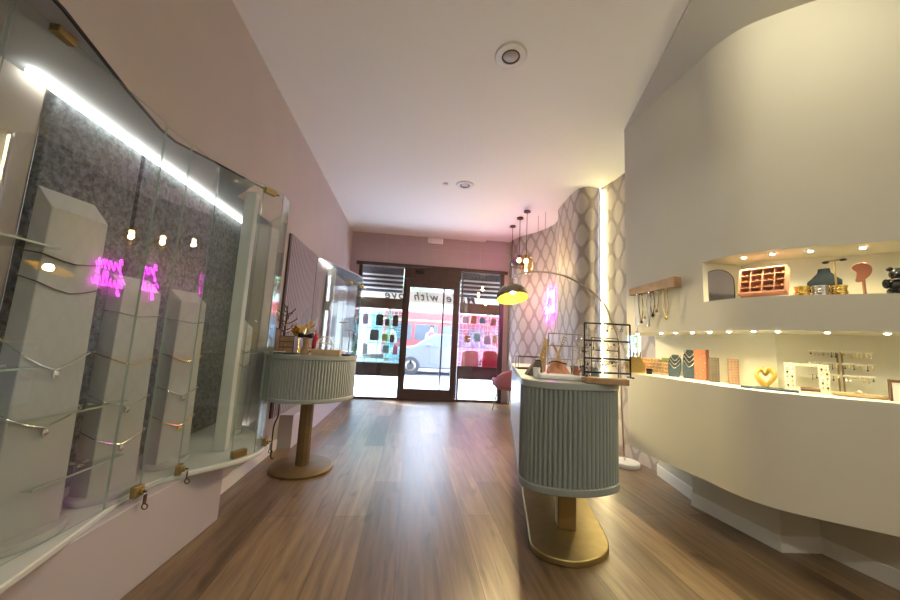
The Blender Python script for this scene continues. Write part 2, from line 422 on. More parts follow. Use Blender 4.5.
b = B().box((-1.3, YE, 2.405), (2.2, YE + .12, ZC + .06)); b.box((-1.3, YE, 0), (-.99, YE + .12, 2.41)); b.box((1.69, YE, 0), (2.3, YE + .12, 2.41))
for x in (-.55, .12, .98, 1.22): b.box((x, YE - .003, 2.41), (x + .006, YE, ZC), 1)
b.box((-1.02, YE - .003, 2.745), (1.8, YE, 2.75), 1)
struct(b.build('wall_front', ['wall_front_paint', 'wall_mauve'], smooth=False))

# ------------------------------------------------------------------ shop front
def frame(b, x0, x1, z0, z1, y, t, w, mi=0):
    b.box((x0, y, z0), (x0 + w, y + t, z1), mi); b.box((x1 - w, y, z0), (x1, y + t, z1), mi)
    b.box((x0 + w, y, z0), (x1 - w, y + t, z0 + w), mi); b.box((x0 + w, y, z1 - w), (x1 - w, y + t, z1), mi)
b = B(); b.box((-1.04, YE - .05, 2.36), (1.75, YE + .1, 2.42)); b.box((-.99, YE - .02, 0), (-.93, YE + .08, 2.36)); b.box((1.63, YE - .02, 0), (1.695, YE + .08, 2.36))
b.box((-.175, YE + .025, 0), (-.135, YE + .08, 2.36)); b.box((.83, YE + .025, 0), (.865, YE + .08, 2.36)); b.box((-.175, YE - .04, 2.16), (.865, YE + .06, 2.36))
struct(b.build('trim_2', 'brown_frame', smooth=False))
for n, x0, x1 in ((2, -.93, -.175), (3, .865, 1.63)):
    w = struct(B().box((x0, YE, 0), (x1, YE + .05, .035)).build('window_%d' % n, 'brown_frame', smooth=False))
    B().box((x0, YE + .02, .035), (x1, YE + .03, 2.36)).build('pane', 'glass_shop', w, smooth=False)
d = thing('door_1', 'dark brown glazed shop door', 'door', (-.14, YE, 0)); d['kind'] = 'structure'
b = B(); b.box((-.135, YE - .03, .0), (-.055, YE + .02, 2.16)); b.box((.745, YE - .03, 0), (.835, YE + .02, 2.16)); b.box((-.055, YE - .03, 0), (.745, YE + .02, .20)); b.box((-.055, YE - .03, 2.01), (.745, YE + .02, 2.16))
b.box((.552, YE - .035, .20), (.58, YE + .02, 2.01)); b.build('door_frame', 'brown_frame', d, .004, smooth=False)
B().box((-.055, YE - .01, .20), (.552, YE - .002, 2.01)).box((.58, YE - .01, .20), (.745, YE - .002, 2.01)).build('pane', 'glass_shop', d, smooth=False)
s = thing('door_sensor', 'small black motion sensor above the brown shop door', 'sensor', (.10, YE - .05, 2.28))
B().box((.02, YE - .085, 2.25), (.18, YE - .04, 2.31)).build('body', 'black_metal', s, .012); B().ball((.10, YE - .09, 2.265), .02).build('lens', 'black_gloss', s)
s = thing('emergency_light', 'white rectangular emergency light high on the front wall', 'emergency light', (.355, YE, 2.9))
B().box((.215, YE - .05, 2.855), (.495, YE, 2.955)).build('body', 'white_plastic', s, .008); B().box((.235, YE - .062, 2.87), (.475, YE - .05, 2.94)).build('diffuser', 'lens', s, .006)

# window displays behind the two side panes
mv = lambda x, z, y=6.45: (x * y / 6.0, y, 1.05 + (z - 1.05) * y / 6.0)
for side, x0, x1, lab in ((0, -1.06, -.13, 'left'), (1, .89, 1.80, 'right')):
    l = thing('display_ledge', 'dark brown low ledge across the %s shop window' % ('bag-filled' if not side else 'pink-toned'), 'ledge', (x0, 6.5, 0))
    B().box((x0, 6.32, .38), (x1, 6.72, .62)).build('top', 'brown_frame', l, .006)
    for xx in (x0 + .01, x1 - .05):
        for yy in (6.36, 6.64): B().box((xx, yy, -.02), (xx + .04, yy + .04, .38)).build('leg', 'brown_frame', l)
    a = thing('valance', 'brown valance board over the %s window display' % ('bag' if not side else 'pink'), 'valance', (x0, 6.3, 1.6))
    B().box((x0, 6.28, 1.60), (x1, 6.36, 1.79)).build('board', 'awning_brown', a, .004)
    for xx in (x0 + .02, x1 - .05): B().box((xx, 6.31, 1.79), (xx + .03, 6.34, 2.62)).build('bracket', 'brown_frame', a)
    r = thing('display_rack', 'white grid display rack of %s in the shop window' % ('bags and pouches' if not side else 'pink and red goods'), 'rack', (x0, 6.5, .62))
    b = B()
    for i in range(5): b.box((x0 + .03 + i * (x1 - x0 - .08) / 4, 6.50, .62), (x0 + .042 + i * (x1 - x0 - .08) / 4, 6.512, 1.6))
    for i in range(11): b.box((x0 + .04 + i * (x1 - x0 - .08) / 10, 6.62, .62), (x0 + .045 + i * (x1 - x0 - .08) / 10, 6.626, 1.58))
    for i in range(9): b.box((x0 + .03, 6.614, .66 + i * .108), (x1 - .04, 6.62, .665 + i * .108))
    b.build('uprights', 'acrylic', r, smooth=False)
    B().box((x0 + .02, 6.64, .625), (x1 - .03, 6.646, 1.58)).build('back_sheet', ('glass_aqua', 'glass_rose')[side], r, smooth=False)
    for z in (.68, .96, 1.24, 1.47): B().box((x0 + .02, 6.46, z), (x1 - .03, 6.60, z + .014)).build('shelf', 'glass_shelf', r, smooth=False); 
    b = B()
    for z in (.68, .96, 1.24, 1.47): b.box((x0 + .02, 6.448, z), (x1 - .03, 6.46, z + .014))
    b.build('shelf_edges', 'acrylic', r, smooth=False)
def pouch(name, label, x, z, w, h, m, strap=True, t=.05):
    z += ((-.19 if z > 1.4 else (.09 if z > .85 else .14)) if x < 0 else (-.06 if z > 1.4 else (-.08 if z > .9 else .03)))
    p = mv(x, z); r = thing(name, label, name.split('_')[-1], p)
    b = B(); P = [(-w / 2, 0), (-w * .46, h * .9), (-w * .3, h), (w * .3, h), (w * .46, h * .9), (w / 2, 0), (w * .4, -.01), (-w * .4, -.01)]
    k = len(P); b.add([V((p[0] + q[0], 6.385, p[2] + q[1])) for q in P] + [V((p[0] + q[0], 6.385 + t, p[2] + q[1])) for q in P], [list(range(k))[::-1], list(range(k, 2 * k))] + [(i, (i + 1) % k, k + (i + 1) % k, k + i) for i in range(k)])
    b.build('body', m, r, .01)
    if strap: B().tube(smoothline([(p[0] - w * .22, 6.42, p[2] + h * .98), (p[0], 6.42, p[2] + h * 1.22), (p[0] + w * .22, 6.42, p[2] + h * .98)], 6), .005, 6).build('strap', m, r)
for a in [('hanging_bag', 'large black bag hung at the top of the window rack', -.54, 1.47, .14, .2, 'black_gloss'),
          ('hanging_bag', 'small black pouch between two larger black bags in the window', -.41, 1.47, .08, .12, 'dark_felt'),
          ('hanging_bag', 'black bag beside the door frame at the top of the window rack', -.27, 1.47, .11, .2, 'black_gloss'),
          ('hanging_bag', 'lilac grey pouch at the outer top corner of the window rack', -.78, 1.48, .11, .19, 'lilac'),
          ('hanging_bag', 'flat grey square bag on the middle row of the window rack', -.61, .93, .17, .19, 'grey_card'),
          ('hanging_bag', 'lime green pouch on the middle row of the window rack', -.43, .93, .11, .12, 'lime'),
          ('hanging_bag', 'black pouch next to the lime green one in the window', -.31, .91, .08, .13, 'dark_felt'),
          ('hanging_bag', 'pink pouch low in the window rack near the door', -.24, .66, .09, .15, 'pink_bag'),
          ('hanging_bag', 'teal box low in the middle of the window rack', -.40, .68, .13, .13, 'teal'),
          ('hanging_bag', 'pale blue tall pouch low at the outer side of the window', -.75, .64, .1, .2, 'acrylic'),
          ('hanging_bag', 'mauve round bag at the top of the pink window, by the door', .95, 1.46, .13, .13, 'lilac'),
          ('hanging_bag', 'rust brown bag second along the top of the pink window', 1.10, 1.46, .11, .15, 'terracotta'),
          ('hanging_bag', 'blue bag in the middle of the pink window, top row', 1.26, 1.47, .13, .1, 'denim'),
          ('hanging_bag', 'dusky pink bag at the outer top corner of the pink window', 1.46, 1.44, .11, .13, 'pink_velvet'),
          ('hanging_bag', 'terracotta pouch on the pink window\'s middle row by the door', 1.00, 1.15, .13, .12, 'terracotta'),
          ('hanging_bag', 'turquoise bag in the middle row of the pink window', 1.17, 1.17, .13, .15, 'teal'),
          ('hanging_bag', 'mauve heart-shaped bag on the pink window\'s middle row', 1.36, 1.13, .13, .15, 'lilac'),
          ('hanging_bag', 'pale peach pouch at the outer end of the middle row', 1.50, 1.15, .09, .15, 'peach'),
          ('leaning_board', 'dusty pink panel leaning low in the window by the door', 1.06, .62, .34, .29, 'pink_bag', False),
          ('leaning_board', 'bright red panel low at the outer side of the window', 1.42, .62, .30, .30, 'red_gloss', False)]: pouch(*a)
t = thing('price_strip', 'white printed strip lying low across the window rack', 'sign', (-.667, 6.45, .695))
p = (-.667, 6.45, .695); B().box((p[0] - .2, 6.47, p[2]), (p[0] + .2, 6.48, p[2] + .07)).build('card', 'white_plastic', t, smooth=False)
b = B()
for i in range(16): b.box((p[0] - .18 + i * .022, 6.468, p[2] + .02), (p[0] - .168 + i * .022, 6.47, p[2] + .045))
b.build('print', 'ink', t, smooth=False)
# roller shutter, banner
for n, x0, x1, where in ((0, -1.1, -.2, 'bags'), (1, .93, 1.8, 'pink goods')):
    s = thing('roller_shutter', 'raised roller shutter with pale slats above the window of %s' % where, 'shutter', (x0, 6.5, 2.0))
    B().box((x0, 6.60, 1.95), (x1, 6.66, 2.62)).build('housing', 'shutter_dark', s)
    for i in range(4): B().box((x0, 6.55, 2.00 + i * .085), (x1, 6.60, 2.03 + i * .085)).build('slat', 'shutter_light', s, .006)
bn = thing('banner', 'cream cloth banner with dark handwriting over the shop entrance', 'banner', (.35, 6.75, 1.8))
B().box((-1.3, 6.75, 1.79), (2.1, 6.756, 2.02)).build('cloth', 'banner_cloth', bn, smooth=False)
for x in (-1.25, .4, 2.05): B().cyl((x, 6.753, 2.02), (x, 6.753, 2.62), .006, n=8).build('rope', 'banner_cloth', bn)
struct(B().box((-1.6, 6.30, 2.62), (2.6, 6.80, 3.1)).build('trim_3', 'brown_frame', smooth=False))
for txt, xr in (('Made', .98), ('with', .28), ('love', -.30)):
    fc = bpy.data.curves.new('lettering', 'FONT'); fc.body = txt; fc.size = .23; fc.offset = .004; fc.extrude = .001; fc.align_x = 'CENTER'; fc.shear = .25; fc.space_character = 1.25
    fo = bpy.data.objects.new('lettering', fc); COL.objects.link(fo); fo.parent = bn
    fo.rotation_euler = (pi / 2, 0, pi); fo.location = V((xr, 6.7455, 1.845)) - WL[bn.name]
    fc.materials.append(MATS['ink'])
    me = bpy.data.meshes.new_from_object(fo.evaluated_get(bpy.context.evaluated_depsgraph_get()))
    lt = bpy.data.objects.new('lettering', me); COL.objects.link(lt); lt.parent = bn; lt.rotation_euler = fo.rotation_euler; lt.location = fo.location
    bpy.data.objects.remove(fo)

# ------------------------------------------------------------------ the street
struct(B().box((-14, 6.3, -.12), (18, 10.2, -.02)).build('pavement', 'pave', smooth=False))
struct(B().box((-14, 10.2, -.3), (18, 24, -.2)).build('road', 'road', smooth=False))
b = B().box((-16, 27, -.3), (20, 28, 9.0))
for x in range(-15, 19, 3):
    for z in (1.0, 4.2, 7.0): b.box((x, 26.95, z), (x + 1.5, 27, z + 1.9), 1)
struct(b.build('backdrop_building', ['facade', 'facade_window'], smooth=False))
def side_body(b, P, y0, y1, tuck=.0):
    n = len(P); b.add([(p[0], y0 + (tuck if p[1] > .95 else 0), p[1]) for p in P] + [(p[0], y1 - (tuck if p[1] > .95 else 0), p[1]) for p in P],
          [list(range(n)), list(range(n, 2 * n))[::-1]] + [(i, n + i, n + (i + 1) % n, (i + 1) % n) for i in range(n)])
def wheels(root, xs, y0, y1, z, r):
    for x in xs:
        for y in (y0, y1):
            s = 1 if y == y1 else -1
            w = B().lathe([(r * .62, -.11), (r * .95, -.11), (r, -.07), (r, .07), (r * .95, .11), (r * .62, .11)], (x, y, z), 28, 0, M=Matrix.Rotation(pi / 2, 3, 'X')).build('wheel', 'tyre', root)
            q = B(); q.lathe([(.03, -.10), (r * .62, -.118), (r * .62, .118), (.03, .10)], (x, y, z), 20, 0, M=Matrix.Rotation(pi / 2, 3, 'X'))
            for k in range(5):
                a = 2 * pi * k / 5; q.box((x - .025, y + s * .118, z + .06), (x + .025, y + s * .128, z + r * .6), 0, M=None)
            q.build('rim', 'smoky_metal', w)
cx, cy = 1.35, 12.6; zr = -.2
car = thing('parked_car', 'silver grey car parked at the kerb outside the door', 'car', (cx, cy, zr))
b = B(); side_body(b, [(cx - 2.1, .15), (cx - 2.15, .45), (cx - 2.0, .72), (cx - 1.15, .86), (cx - .45, 1.32), (cx + 1.2, 1.36), (cx + 1.9, .92), (cx + 2.1, .80), (cx + 2.1, .2), (cx + 1.9, .05), (cx - 1.9, .05)], cy, cy + 1.7, .14)
b.build('body', 'car_paint', car, .05)
for P in ([(-1.0, .87), (-.42, 1.27), (.05, 1.29), (.05, .87)], [(.12, .87), (.12, 1.29), (1.12, 1.30), (1.6, .90)]):
    b = B(); side_body(b, [(cx + x, z) for x, z in P], cy - .012, cy + 1.712, .12); b.build('window', 'car_glass', car)
wheels(car, (cx - 1.28, cx + 1.28), cy + .08, cy + 1.62, .13, .33)
B().box((cx - 2.12, cy + .02, .5), (cx - 1.85, cy + .4, .62)).build('headlight', 'lens', car, .03); B().box((cx + 1.9, cy + .02, .6), (cx + 2.12, cy + .35, .75)).build('tail_light', 'red_gloss', car, .03)
B().box((cx - .75, cy - .14, .86), (cx - .6, cy, .96)).build('wing_mirror', 'car_paint', car, .02)
bx, by = 2.2, 17.0
bus = thing('bus', 'red bus standing across the street behind the silver car', 'bus', (bx, by, zr))
B().box((bx - 3.6, by, .12), (bx + 4.6, by + 2.4, 2.5)).build('body', 'bus_red', bus, .12)
for i in range(6): B().box((bx - 3.3 + i * 1.3, by - .015, 1.05), (bx - 2.15 + i * 1.3, by + .02, 1.85)).build('window', 'facade_window', bus, .05)
B().box((bx - 3.6, by - .01, 2.0), (bx + 4.6, by + .02, 2.08)).build('stripe', 'peach', bus, .005)
wheels(bus, (bx - 2.3, bx + 3.0), by + .1, by + 2.3, .28, .47)
def tree(x, y, h, r, lab):
    t = thing('street_tree', lab, 'tree', (x, y, zr))
    B().tube([(x, y, zr), (x + .05, y, h * .45), (x - .05, y, h * .8)], [.12, .09, .05], 10).build('trunk', 'bark', t)
    b = B()
    for i in range(1500):
        d = V((random.gauss(0, 1), random.gauss(0, 1), random.gauss(0, 1))).normalized() * r * random.random() ** .4
        p = V((x, y, h * .82)) + V((d.x, d.y, d.z * .8)); q = Quaternion((random.random(), random.random(), random.random(), random.random())).normalized(); s = random.uniform(.07, .13)
        b.add([p + q @ V(k) for k in ((-s, 0, 0), (0, -s * .5, .01), (s, 0, 0), (0, s * .5, .01))], [(0, 1, 2, 3)])
    b.build('foliage', 'leaf_green', t, smooth=False, fix=False)
tree(-1.0, 15.2, 4.6, 1.7, 'green street tree showing above the bus, left of the door stile')
tree(3.4, 15.0, 4.4, 1.5, 'green street tree behind the door\'s narrow pane')
tree(5.2, 21.0, 5.5, 2.2, 'green street tree far beyond the bus')
def shrub(x, y, z, h, r, lab):
    t = thing('garden_shrub', lab, 'shrub', (x, y, z)); B().tube([(x, y, z), (x, y, z + h * .7)], .03, 8).build('stem', 'bark', t); b = B()
    for i in range(700):
        d = V((random.gauss(0, 1), random.gauss(0, 1), random.gauss(0, 1))).normalized() * random.random() ** .4
        p = V((x + d.x * r, y + d.y * r, z + h * .55 + d.z * h * .45)); q = Quaternion((random.random(), random.random(), random.random(), random.random())).normalized(); s = random.uniform(.04, .08)
        b.add([p + q @ V(k) for k in ((-s, 0, 0), (0, -s * .5, .01), (s, 0, 0), (0, s * .5, .01))], [(0, 1, 2, 3)])
    b.build('foliage', 'leaf_green', t, smooth=False, fix=False)
struct(B().box((2.7, 2.2, -.1), (6, 6.0, -.02)).build('ground_outside', 'pave', smooth=False))
shrub(3.6, 4.9, -.02, 2.4, .5, 'leafy green shrub outside the small side window')
def person(x, y, lab, shirt, k=1.):
    t = thing('person', lab, 'person', (x, y, -.02)); me = bpy.data.meshes.new('body')
    J = [(0, 0, .92, .13), (0, 0, 1.12, .125), (0, 0, 1.38, .14), (0, 0, 1.50, .055), (0, 0, 1.62, .095), (0, 0, 1.72, .085), (.10, 0, .86, .095), (.11, 0, .48, .065), (.11, .0, .07, .05), (.12, -.16, .03, .04), (-.10, 0, .86, .095), (-.11, .06, .48, .065), (-.12, .18, .09, .05), (-.12, .04, .03, .04), (.19, 0, 1.38, .06), (.25, .03, 1.12, .045), (.24, -.1, .90, .035), (-.19, 0, 1.38, .06), (-.25, -.02, 1.12, .045), (-.23, -.16, .93, .035), (0, -.09, 1.63, .02)]
    E = [(0, 1), (1, 2), (2, 3), (3, 4), (4, 5), (0, 6), (6, 7), (7, 8), (8, 9), (0, 10), (10, 11), (11, 12), (12, 13), (2, 14), (14, 15), (15, 16), (2, 17), (17, 18), (18, 19), (4, 20)]
    me.from_pydata([(a * k, b_ * k, c * k) for a, b_, c, _ in J], E, []); me.materials.append(MATS['skin'])
    ob = bpy.data.objects.new('body', me); COL.objects.link(ob); ob.parent = t; WL[ob.name] = WL[t.name]
    sm = ob.modifiers.new('skin', 'SKIN'); sv = me.skin_vertices[0].data
    for i, j in enumerate(J): sv[i].radius = (j[3] * k, j[3] * k)
    sv[0].use_root = True; ob.modifiers.new('sub', 'SUBSURF').levels = 1
    B().lathe([(.155, .88), (.15, 1.0), (.15, 1.2), (.19, 1.38), (.14, 1.46), (.07, 1.5)], (0, 0, 0), 16, 0, 1, .75).build('shirt', shirt, t, local=True)
    B().lathe([(.17, .5), (.175, .7), (.165, .90), (.15, .98)], (0, 0, 0), 16, 0, 1, .8).build('trousers', 'denim', t, local=True)
    B().lathe([(.10, 1.66), (.11, 1.72), (.09, 1.79), (.03, 1.82)], (0, .015, 0), 14).build('hair', 'hair', t, local=True)
person(.95, 15.6, 'passer-by in a red top walking beyond the glass door', 'red_gloss')
person(-.9, 15.8, 'passer-by in an orange top seen through the bag window', 'peach')
# ------------------------------------------------------------------ ceiling lights
dl = thing('downlight', 'round recessed ceiling downlight, the larger one overhead', 'ceiling light', (.549, 2.008, ZC), 'recessed ceiling downlights')
B().lathe([(.058, -.002), (.062, -.012), (.10, -.010), (.108, -.001), (.108, .0)], n=36).build('trim_ring', 'white_paint', dl, local=True)
B().lathe([(.054, .0), (.060, -.010), (.054, -.013), (.050, -.006), (.050, .0)], n=32).build('dark_ring', 'smoky_metal', dl, local=True)
B().lathe([(.049, -.0), (.047, -.008), (.03, -.014), (1e-6, -.015)], n=24).build('lens', 'downlight_lens', dl, local=True)
for y, lab in ((3.928, 'round recessed ceiling downlight, the one nearer the shop door'), (.088, 'added ceiling downlight above the camera position, out of view'), (-1.83, 'added ceiling downlight at the back of the shop, out of view')):  # second and third are added out of view to brighten the room
    copy_tree(dl, (.549, y, ZC), lab)
copy_tree(dl, (1.55, .75, ZC - .012), 'added unseen downlight in the lower board above the curved wall')  # unseen fixture added for the warm glow on the curved wall
s = thing('smoke_sensor', 'tiny white ceiling sensor beside the far downlight', 'sensor', (.31, 3.95, ZC)); B().lathe([(.028, 0), (.03, -.012), (.012, -.024), (1e-6, -.025)], n=18).build('body', 'white_plastic', s, local=True)
B().lathe([(.031, 0), (.034, -.004), (.031, -.006)], n=18).build('ring', 'lens', s, local=True)
W1 = (1., .94, .78)
lamp('downlight_and_fill', 'SPOT', (.549, .088, 2.94), 14, W1, .05, angle=150)  # fill light of the added fixture over the camera
lamp('downlight_and_fill', 'SPOT', (.549, -1.83, 2.94), 76, W1, .05, angle=165)  # strong fill from the added, unseen fixture behind the camera
lamp('downlight_and_fill', 'SPOT', (.549, 2.008, 2.94), 10, W1, .05, angle=140)
lamp('downlight_and_fill', 'SPOT', (.549, 3.928, 2.94), 10, W1, .05, angle=140)
lamp('downlight_and_fill', 'SPOT', (1.55, .75, 2.93), 19, (1., .92, .66), .05, to=(1.9, 1.5, 2.6), angle=135, blend=1.)  # added spot aimed to warm the top of the curved wall

# ------------------------------------------------------------------ big show case on the left
FR = [(-1.10, -.6), (-.98, .45), (-.985, .8), (-1.0, 1.06), (-1.035, 1.27), (-1.075, 1.48), (-1.10, 1.63), (-1.07, 1.78), (-.89, 1.99), (-.825, 2.12), (-.83, 2.26), (-.93, 2.47), (-1.145, 2.74)]
FS = [(p.x, p.y) for p in smoothline([(x, y, 0) for x, y in FR], 4)]
cs = thing('display_case', 'long glass show case with dark velvet back set into the left wall', 'display case', (-1.2, 1.4, 0))
FT = [(-1.10, -.6), (-.99, .7), (-1.02, .97), (-1.10, 1.29), (-1.152, 1.54), (-1.152, 1.64), (-1.07, 1.80), (-.965, 2.035), (-.885, 2.185), (-.90, 2.25), (-1.15, 2.74)]
poly = FS + [(-1.41, 2.79), (-1.41, -.6)]; polyT = FT[:8] + [(-1.165, 2.25), (-1.165, 2.79), (-1.41, 2.79), (-1.41, -.6)]
B().prism(poly, .346, .37).build('tray', 'tray_white', cs, .005)
B().prism(polyT, ZTOP, ZTOP + .005).build('top', 'case_grey', cs)
b = B(); FE = FT[:9]; Q = offset(FE, .005)
for P_, z0, z1 in ((FE, ZTOP - .001, ZTOP + .007),): b.strip([(x + .001, y) for x, y in P_], z0, z1); b.strip(Q, z0, z1); b.flat([(x + .003, y) for x, y in P_], Q, z0); b.flat([(x + .003, y) for x, y in P_], Q, z1)
b.build('top_rail', 'black_metal', cs)
B().prism([(-1.14, -.6), (-1.06, -.6), (-1.045, 1.575), (-1.004, 2.17), (-1.10, 2.20), (-1.155, 2.17)], 0, .346).build('plinth', 'plinth_paint', cs, .004)
for y0, y1 in ((1.335, 1.752), (1.775, 2.78)): B().box((-1.405, y0, .372), (-1.372, y1, 1.90)).build('back_panel', 'charcoal_velvet', cs, .004)
B().box((-1.41, -.5, .372), (-1.38, 1.31, 1.90)).build('back_panel', 'wall_mauve', cs, .003)['label'] = 'plain mauve back panel'
B().box((-1.360, 1.22, 1.886), (-1.345, 2.74, 1.904)).build('led_strip', 'led_white', cs)
B().box((-1.07, 2.15, .371), (-1.005, 2.20, ZTOP - .001)).build('post', 'tray_white', cs, .004)
def pane(parent, A, Bq, z0, z1, name='glass_door', t=.004):
    a, c = V((*A, 0)), V((*Bq, 0)); d = (c - a).normalized(); n = V((d.y, -d.x, 0)) * t / 2
    P = [a + n, c + n, c - n, a - n]; b = B()
    b.add([p + V((0, 0, z0)) for p in P] + [p + V((0, 0, z1)) for p in P], [], 0)
    b.f += [[0, 1, 5, 4], [2, 3, 7, 6], [1, 2, 6, 5], [3, 0, 4, 7], [3, 2, 1, 0], [4, 5, 6, 7]]; b.m += [0, 0, 1, 1, 1, 1]
    return b.build(name, ['glass', 'glass_edge'], parent, smooth=False)
g1 = pane(cs, (-1.092, .93), (-1.0815, 1.475), .372, 1.91)
pane(cs, (-1.112, -.5), (-1.094, .92), .372, 1.91)
g2 = pane(cs, (-1.082, 1.482), (-1.0735, 1.63), .372, 1.90, 'glass_panel')
g3 = pane(cs, (-1.073, 1.636), (-1.0585, 1.84), .372, 1.91)
g4 = pane(cs, (-1.0585, 1.845), (-.905, 2.01), .372, 1.91)
g5 = pane(cs, (-.903, 2.014), (-.838, 2.135), .372, 1.91)
g6 = pane(cs, (-.838, 2.139), (-.845, 2.26), .372, 1.91); g7 = pane(cs, (-.846, 2.264), (-.94, 2.46), .372, 1.91, 'glass_panel'); pane(cs, (-.943, 2.463), (-1.145, 2.72), .372, 1.91, 'glass_panel')
def hinge(par, x, y, z, rz, s=1.): 
    B().box((x - .045 * s, y - .014, z - .02 * s), (x + .045 * s, y + .014, z + .02 * s), 0, rz).build('hinge', 'brass', par, .003)
hinge(g1, -1.09, 1.05, 1.905, pi / 2, .65); hinge(g5, -.885, 2.055, 1.885, radians(60), .8); hinge(g5, -.885, 2.055, .392, radians(60), .9)
def lock(par, x, y, z, rz):
    R = Matrix.Rotation(rz, 3, 'Z'); c = V((x, y, z)); b = B()
    b.box(c - V((.022, .012, .022)), c + V((.022, .012, .022)), 0, rz); n = R @ V((0, -1, 0)); b.cyl(c, c + n * .024, .012, n=14); b.build('lock', 'brass', par, .003)
    k = B(); q = c + n * .024; k.tube([q, q + n * .012], .004, 6); k.box(q + n * .01 - V((.007, .002, .045)), q + n * .01 + V((.007, .002, -.01)), 0, rz)
    w = q + n * .013 + V((0, 0, -.045)); k.tube([w + V((.011 * cos(a) , 0, .011 * sin(a) - .012)) for a in [i * pi / 6 for i in range(12)]], .0025, 5, closed=True); k.build('key', 'bronze', par)
lock(g2, -1.06, 1.60, .385, pi / 2 - .05); lock(g3, -1.045, 1.83, .388, pi / 2 + .3); lock(g6, -.828, 2.25, .40, pi / 2)
for z, y0, y1, x in ((.905, 1.02, 1.20, -1.13), (.745, 1.18, 1.56, -1.12), (.53, 1.24, 1.58, -1.12), (1.28, 1.0, 1.2, -1.13), (.905, 2.23, 2.55, -1.05)):
    b = B().box((x - .20, y0, z), (x, y1, z + .006)); b.build('shelf', 'glass_shelf', cs, smooth=False)
    B().box((x, y0, z), (x + .003, y1, z + .006)).build('shelf_edge', 'glass_edge', cs, smooth=False)
for x, y, z, n, lab in ((-1.17, 1.13, .911, 9, 'small heap of silver rings on the upper acrylic shelf'), (-1.18, 1.36, .751, 14, 'row of silver charms on the middle acrylic shelf'), (-1.17, 1.45, .536, 7, 'thin chain lying on the lowest acrylic shelf')):
    b = B()
    for i in range(n): 
        p = V((x + random.uniform(-.05, .03), y - .09 + .18 * i / n, z + .004)); b.tube([p + V((.009 * cos(a), .009 * sin(a), 0)) for a in [k * pi / 4 for k in range(8)]], .003, 5, closed=True)
    tag(b.build('silver_rings', 'silver'), lab, 'jewellery')
# necklace columns
def column(cx, cy, h0, h1, w, dpt, rz, lab, group, base=.11):
    t = thing('necklace_column', lab, 'display column', (cx, cy, .371), group, rz); h0 -= .371; h1 -= .371
    B().lathe([(base, 0), (base + .004, .014), (base, .028)], n=32, sx=1.1, sy=.8).build('base', 'column_white', t, local=True, bevel=.002)
    q = 1.12; P = [(-w / 2, -dpt / 2), (w / 2, -dpt / 2), (w / 2, dpt / 2), (-w / 2, dpt / 2)]
    b = B(); b.add([(x * q, y * q, .024) for x, y in P] + [(x, y, h0 if y < 0 else h1) for x, y in P], [(3, 2, 1, 0), (4, 5, 6, 7), (0, 1, 5, 4), (1, 2, 6, 5), (2, 3, 7, 6), (3, 0, 4, 7)])
    b.build('shaft', 'column_white', t, .003, local=True); return t
def chain(cx, cy, rz, w, dpt, z, drop, m, lab, pend=True, r=.0022):
    t = thing('necklace', lab, 'necklace', (cx, cy, z), 'necklaces on the white display columns', rz); e = .006
    P = [(0, dpt / 2 + e, 0), (-w / 2 - e, dpt / 2 + e, -.002), (-w / 2 - e, -dpt / 2 - e, -drop * .45), (-w * .25, -dpt / 2 - e, -drop * .8), (0, -dpt / 2 - e, -drop), (w * .25, -dpt / 2 - e, -drop * .8), (w / 2 + e, -dpt / 2 - e, -drop * .45), (w / 2 + e, dpt / 2 + e, -.002)]
    B().tube(P, r, 6, closed=True).build('chain', m, t, local=True)
    if pend: B().ball((0, -dpt / 2 - e - .004, -drop - .014), .010, 10, sz=1.4).build('pendant', m, t, local=True)
RZ = radians(78)
cols = [(-1.235, .99, 1.56, 1.66, .13, .10, 'white display column standing at the near end of the velvet case'),
        (-1.18, 1.275, 1.415, 1.49, .165, .07, 'tallest white slanted column against the velvet, wrapped in black cords'),
        (-1.185, 1.60, 1.20, 1.26, .165, .07, 'white slanted column between the tall one and the glass door lock'),
        (-1.18, 1.945, 1.19, 1.25, .16, .07, 'white slanted column beside the pale end post, inside the case'),
        (-1.15, 2.50, 1.08, 1.14, .10, .08, 'slim white column behind the pale end post near the oval table')]
for i, (x, y, h0, h1, w, d, lab) in enumerate(cols):
    t = column(x, y, h0, h1, w, d, RZ, lab, 'white necklace columns', (.10, .115, .105, .095, .075)[i])
    nm = ('near-end column', 'tallest velvet-backed column', 'second tall column', 'column beside the end post', 'slim column behind the post')[i]
    sp = [(.14, .03, 'bronze', 'dark cord'), (.22, .05, 'bronze', 'thin dark chain'), (.42, .10, 'silver', 'long silver chain with drop'), (.62, .08, 'silver', 'fine low silver chain')]
    if i in (2, 3): sp = [(.09, .02, 'silver', 'short silver chain'), (.26, .05, 'gold', 'gold chain with bead'), (.42, .06, 'silver', 'longer silver chain'), (.56, .07, 'gold' if i == 3 else 'silver', 'lowest fine chain')]
    if i in (0, 4): sp = sp[:2]
    for k, (dz, dr, m, nn) in enumerate(sp):
        f = 1 + .12 * dz / (h0 - .37)
        chain(x, y, RZ, w * f, d * f, h0 - dz, dr, m, '%s hung on the %s' % (nn, nm), k > 1)
# cable by the wall
b = B(); b.tube(smoothline([(-1.13, 3.30, .42), (-1.12, 3.28, .33), (-1.125, 3.22, .25), (-1.12, 3.20, .12), (-1.11, 3.18, .01), (-1.08, 3.14, .008)], 5), .006, 8)
tag(b.build('power_cable', 'black_metal'), 'black power cable hanging down the wall behind the oval table', 'cable')

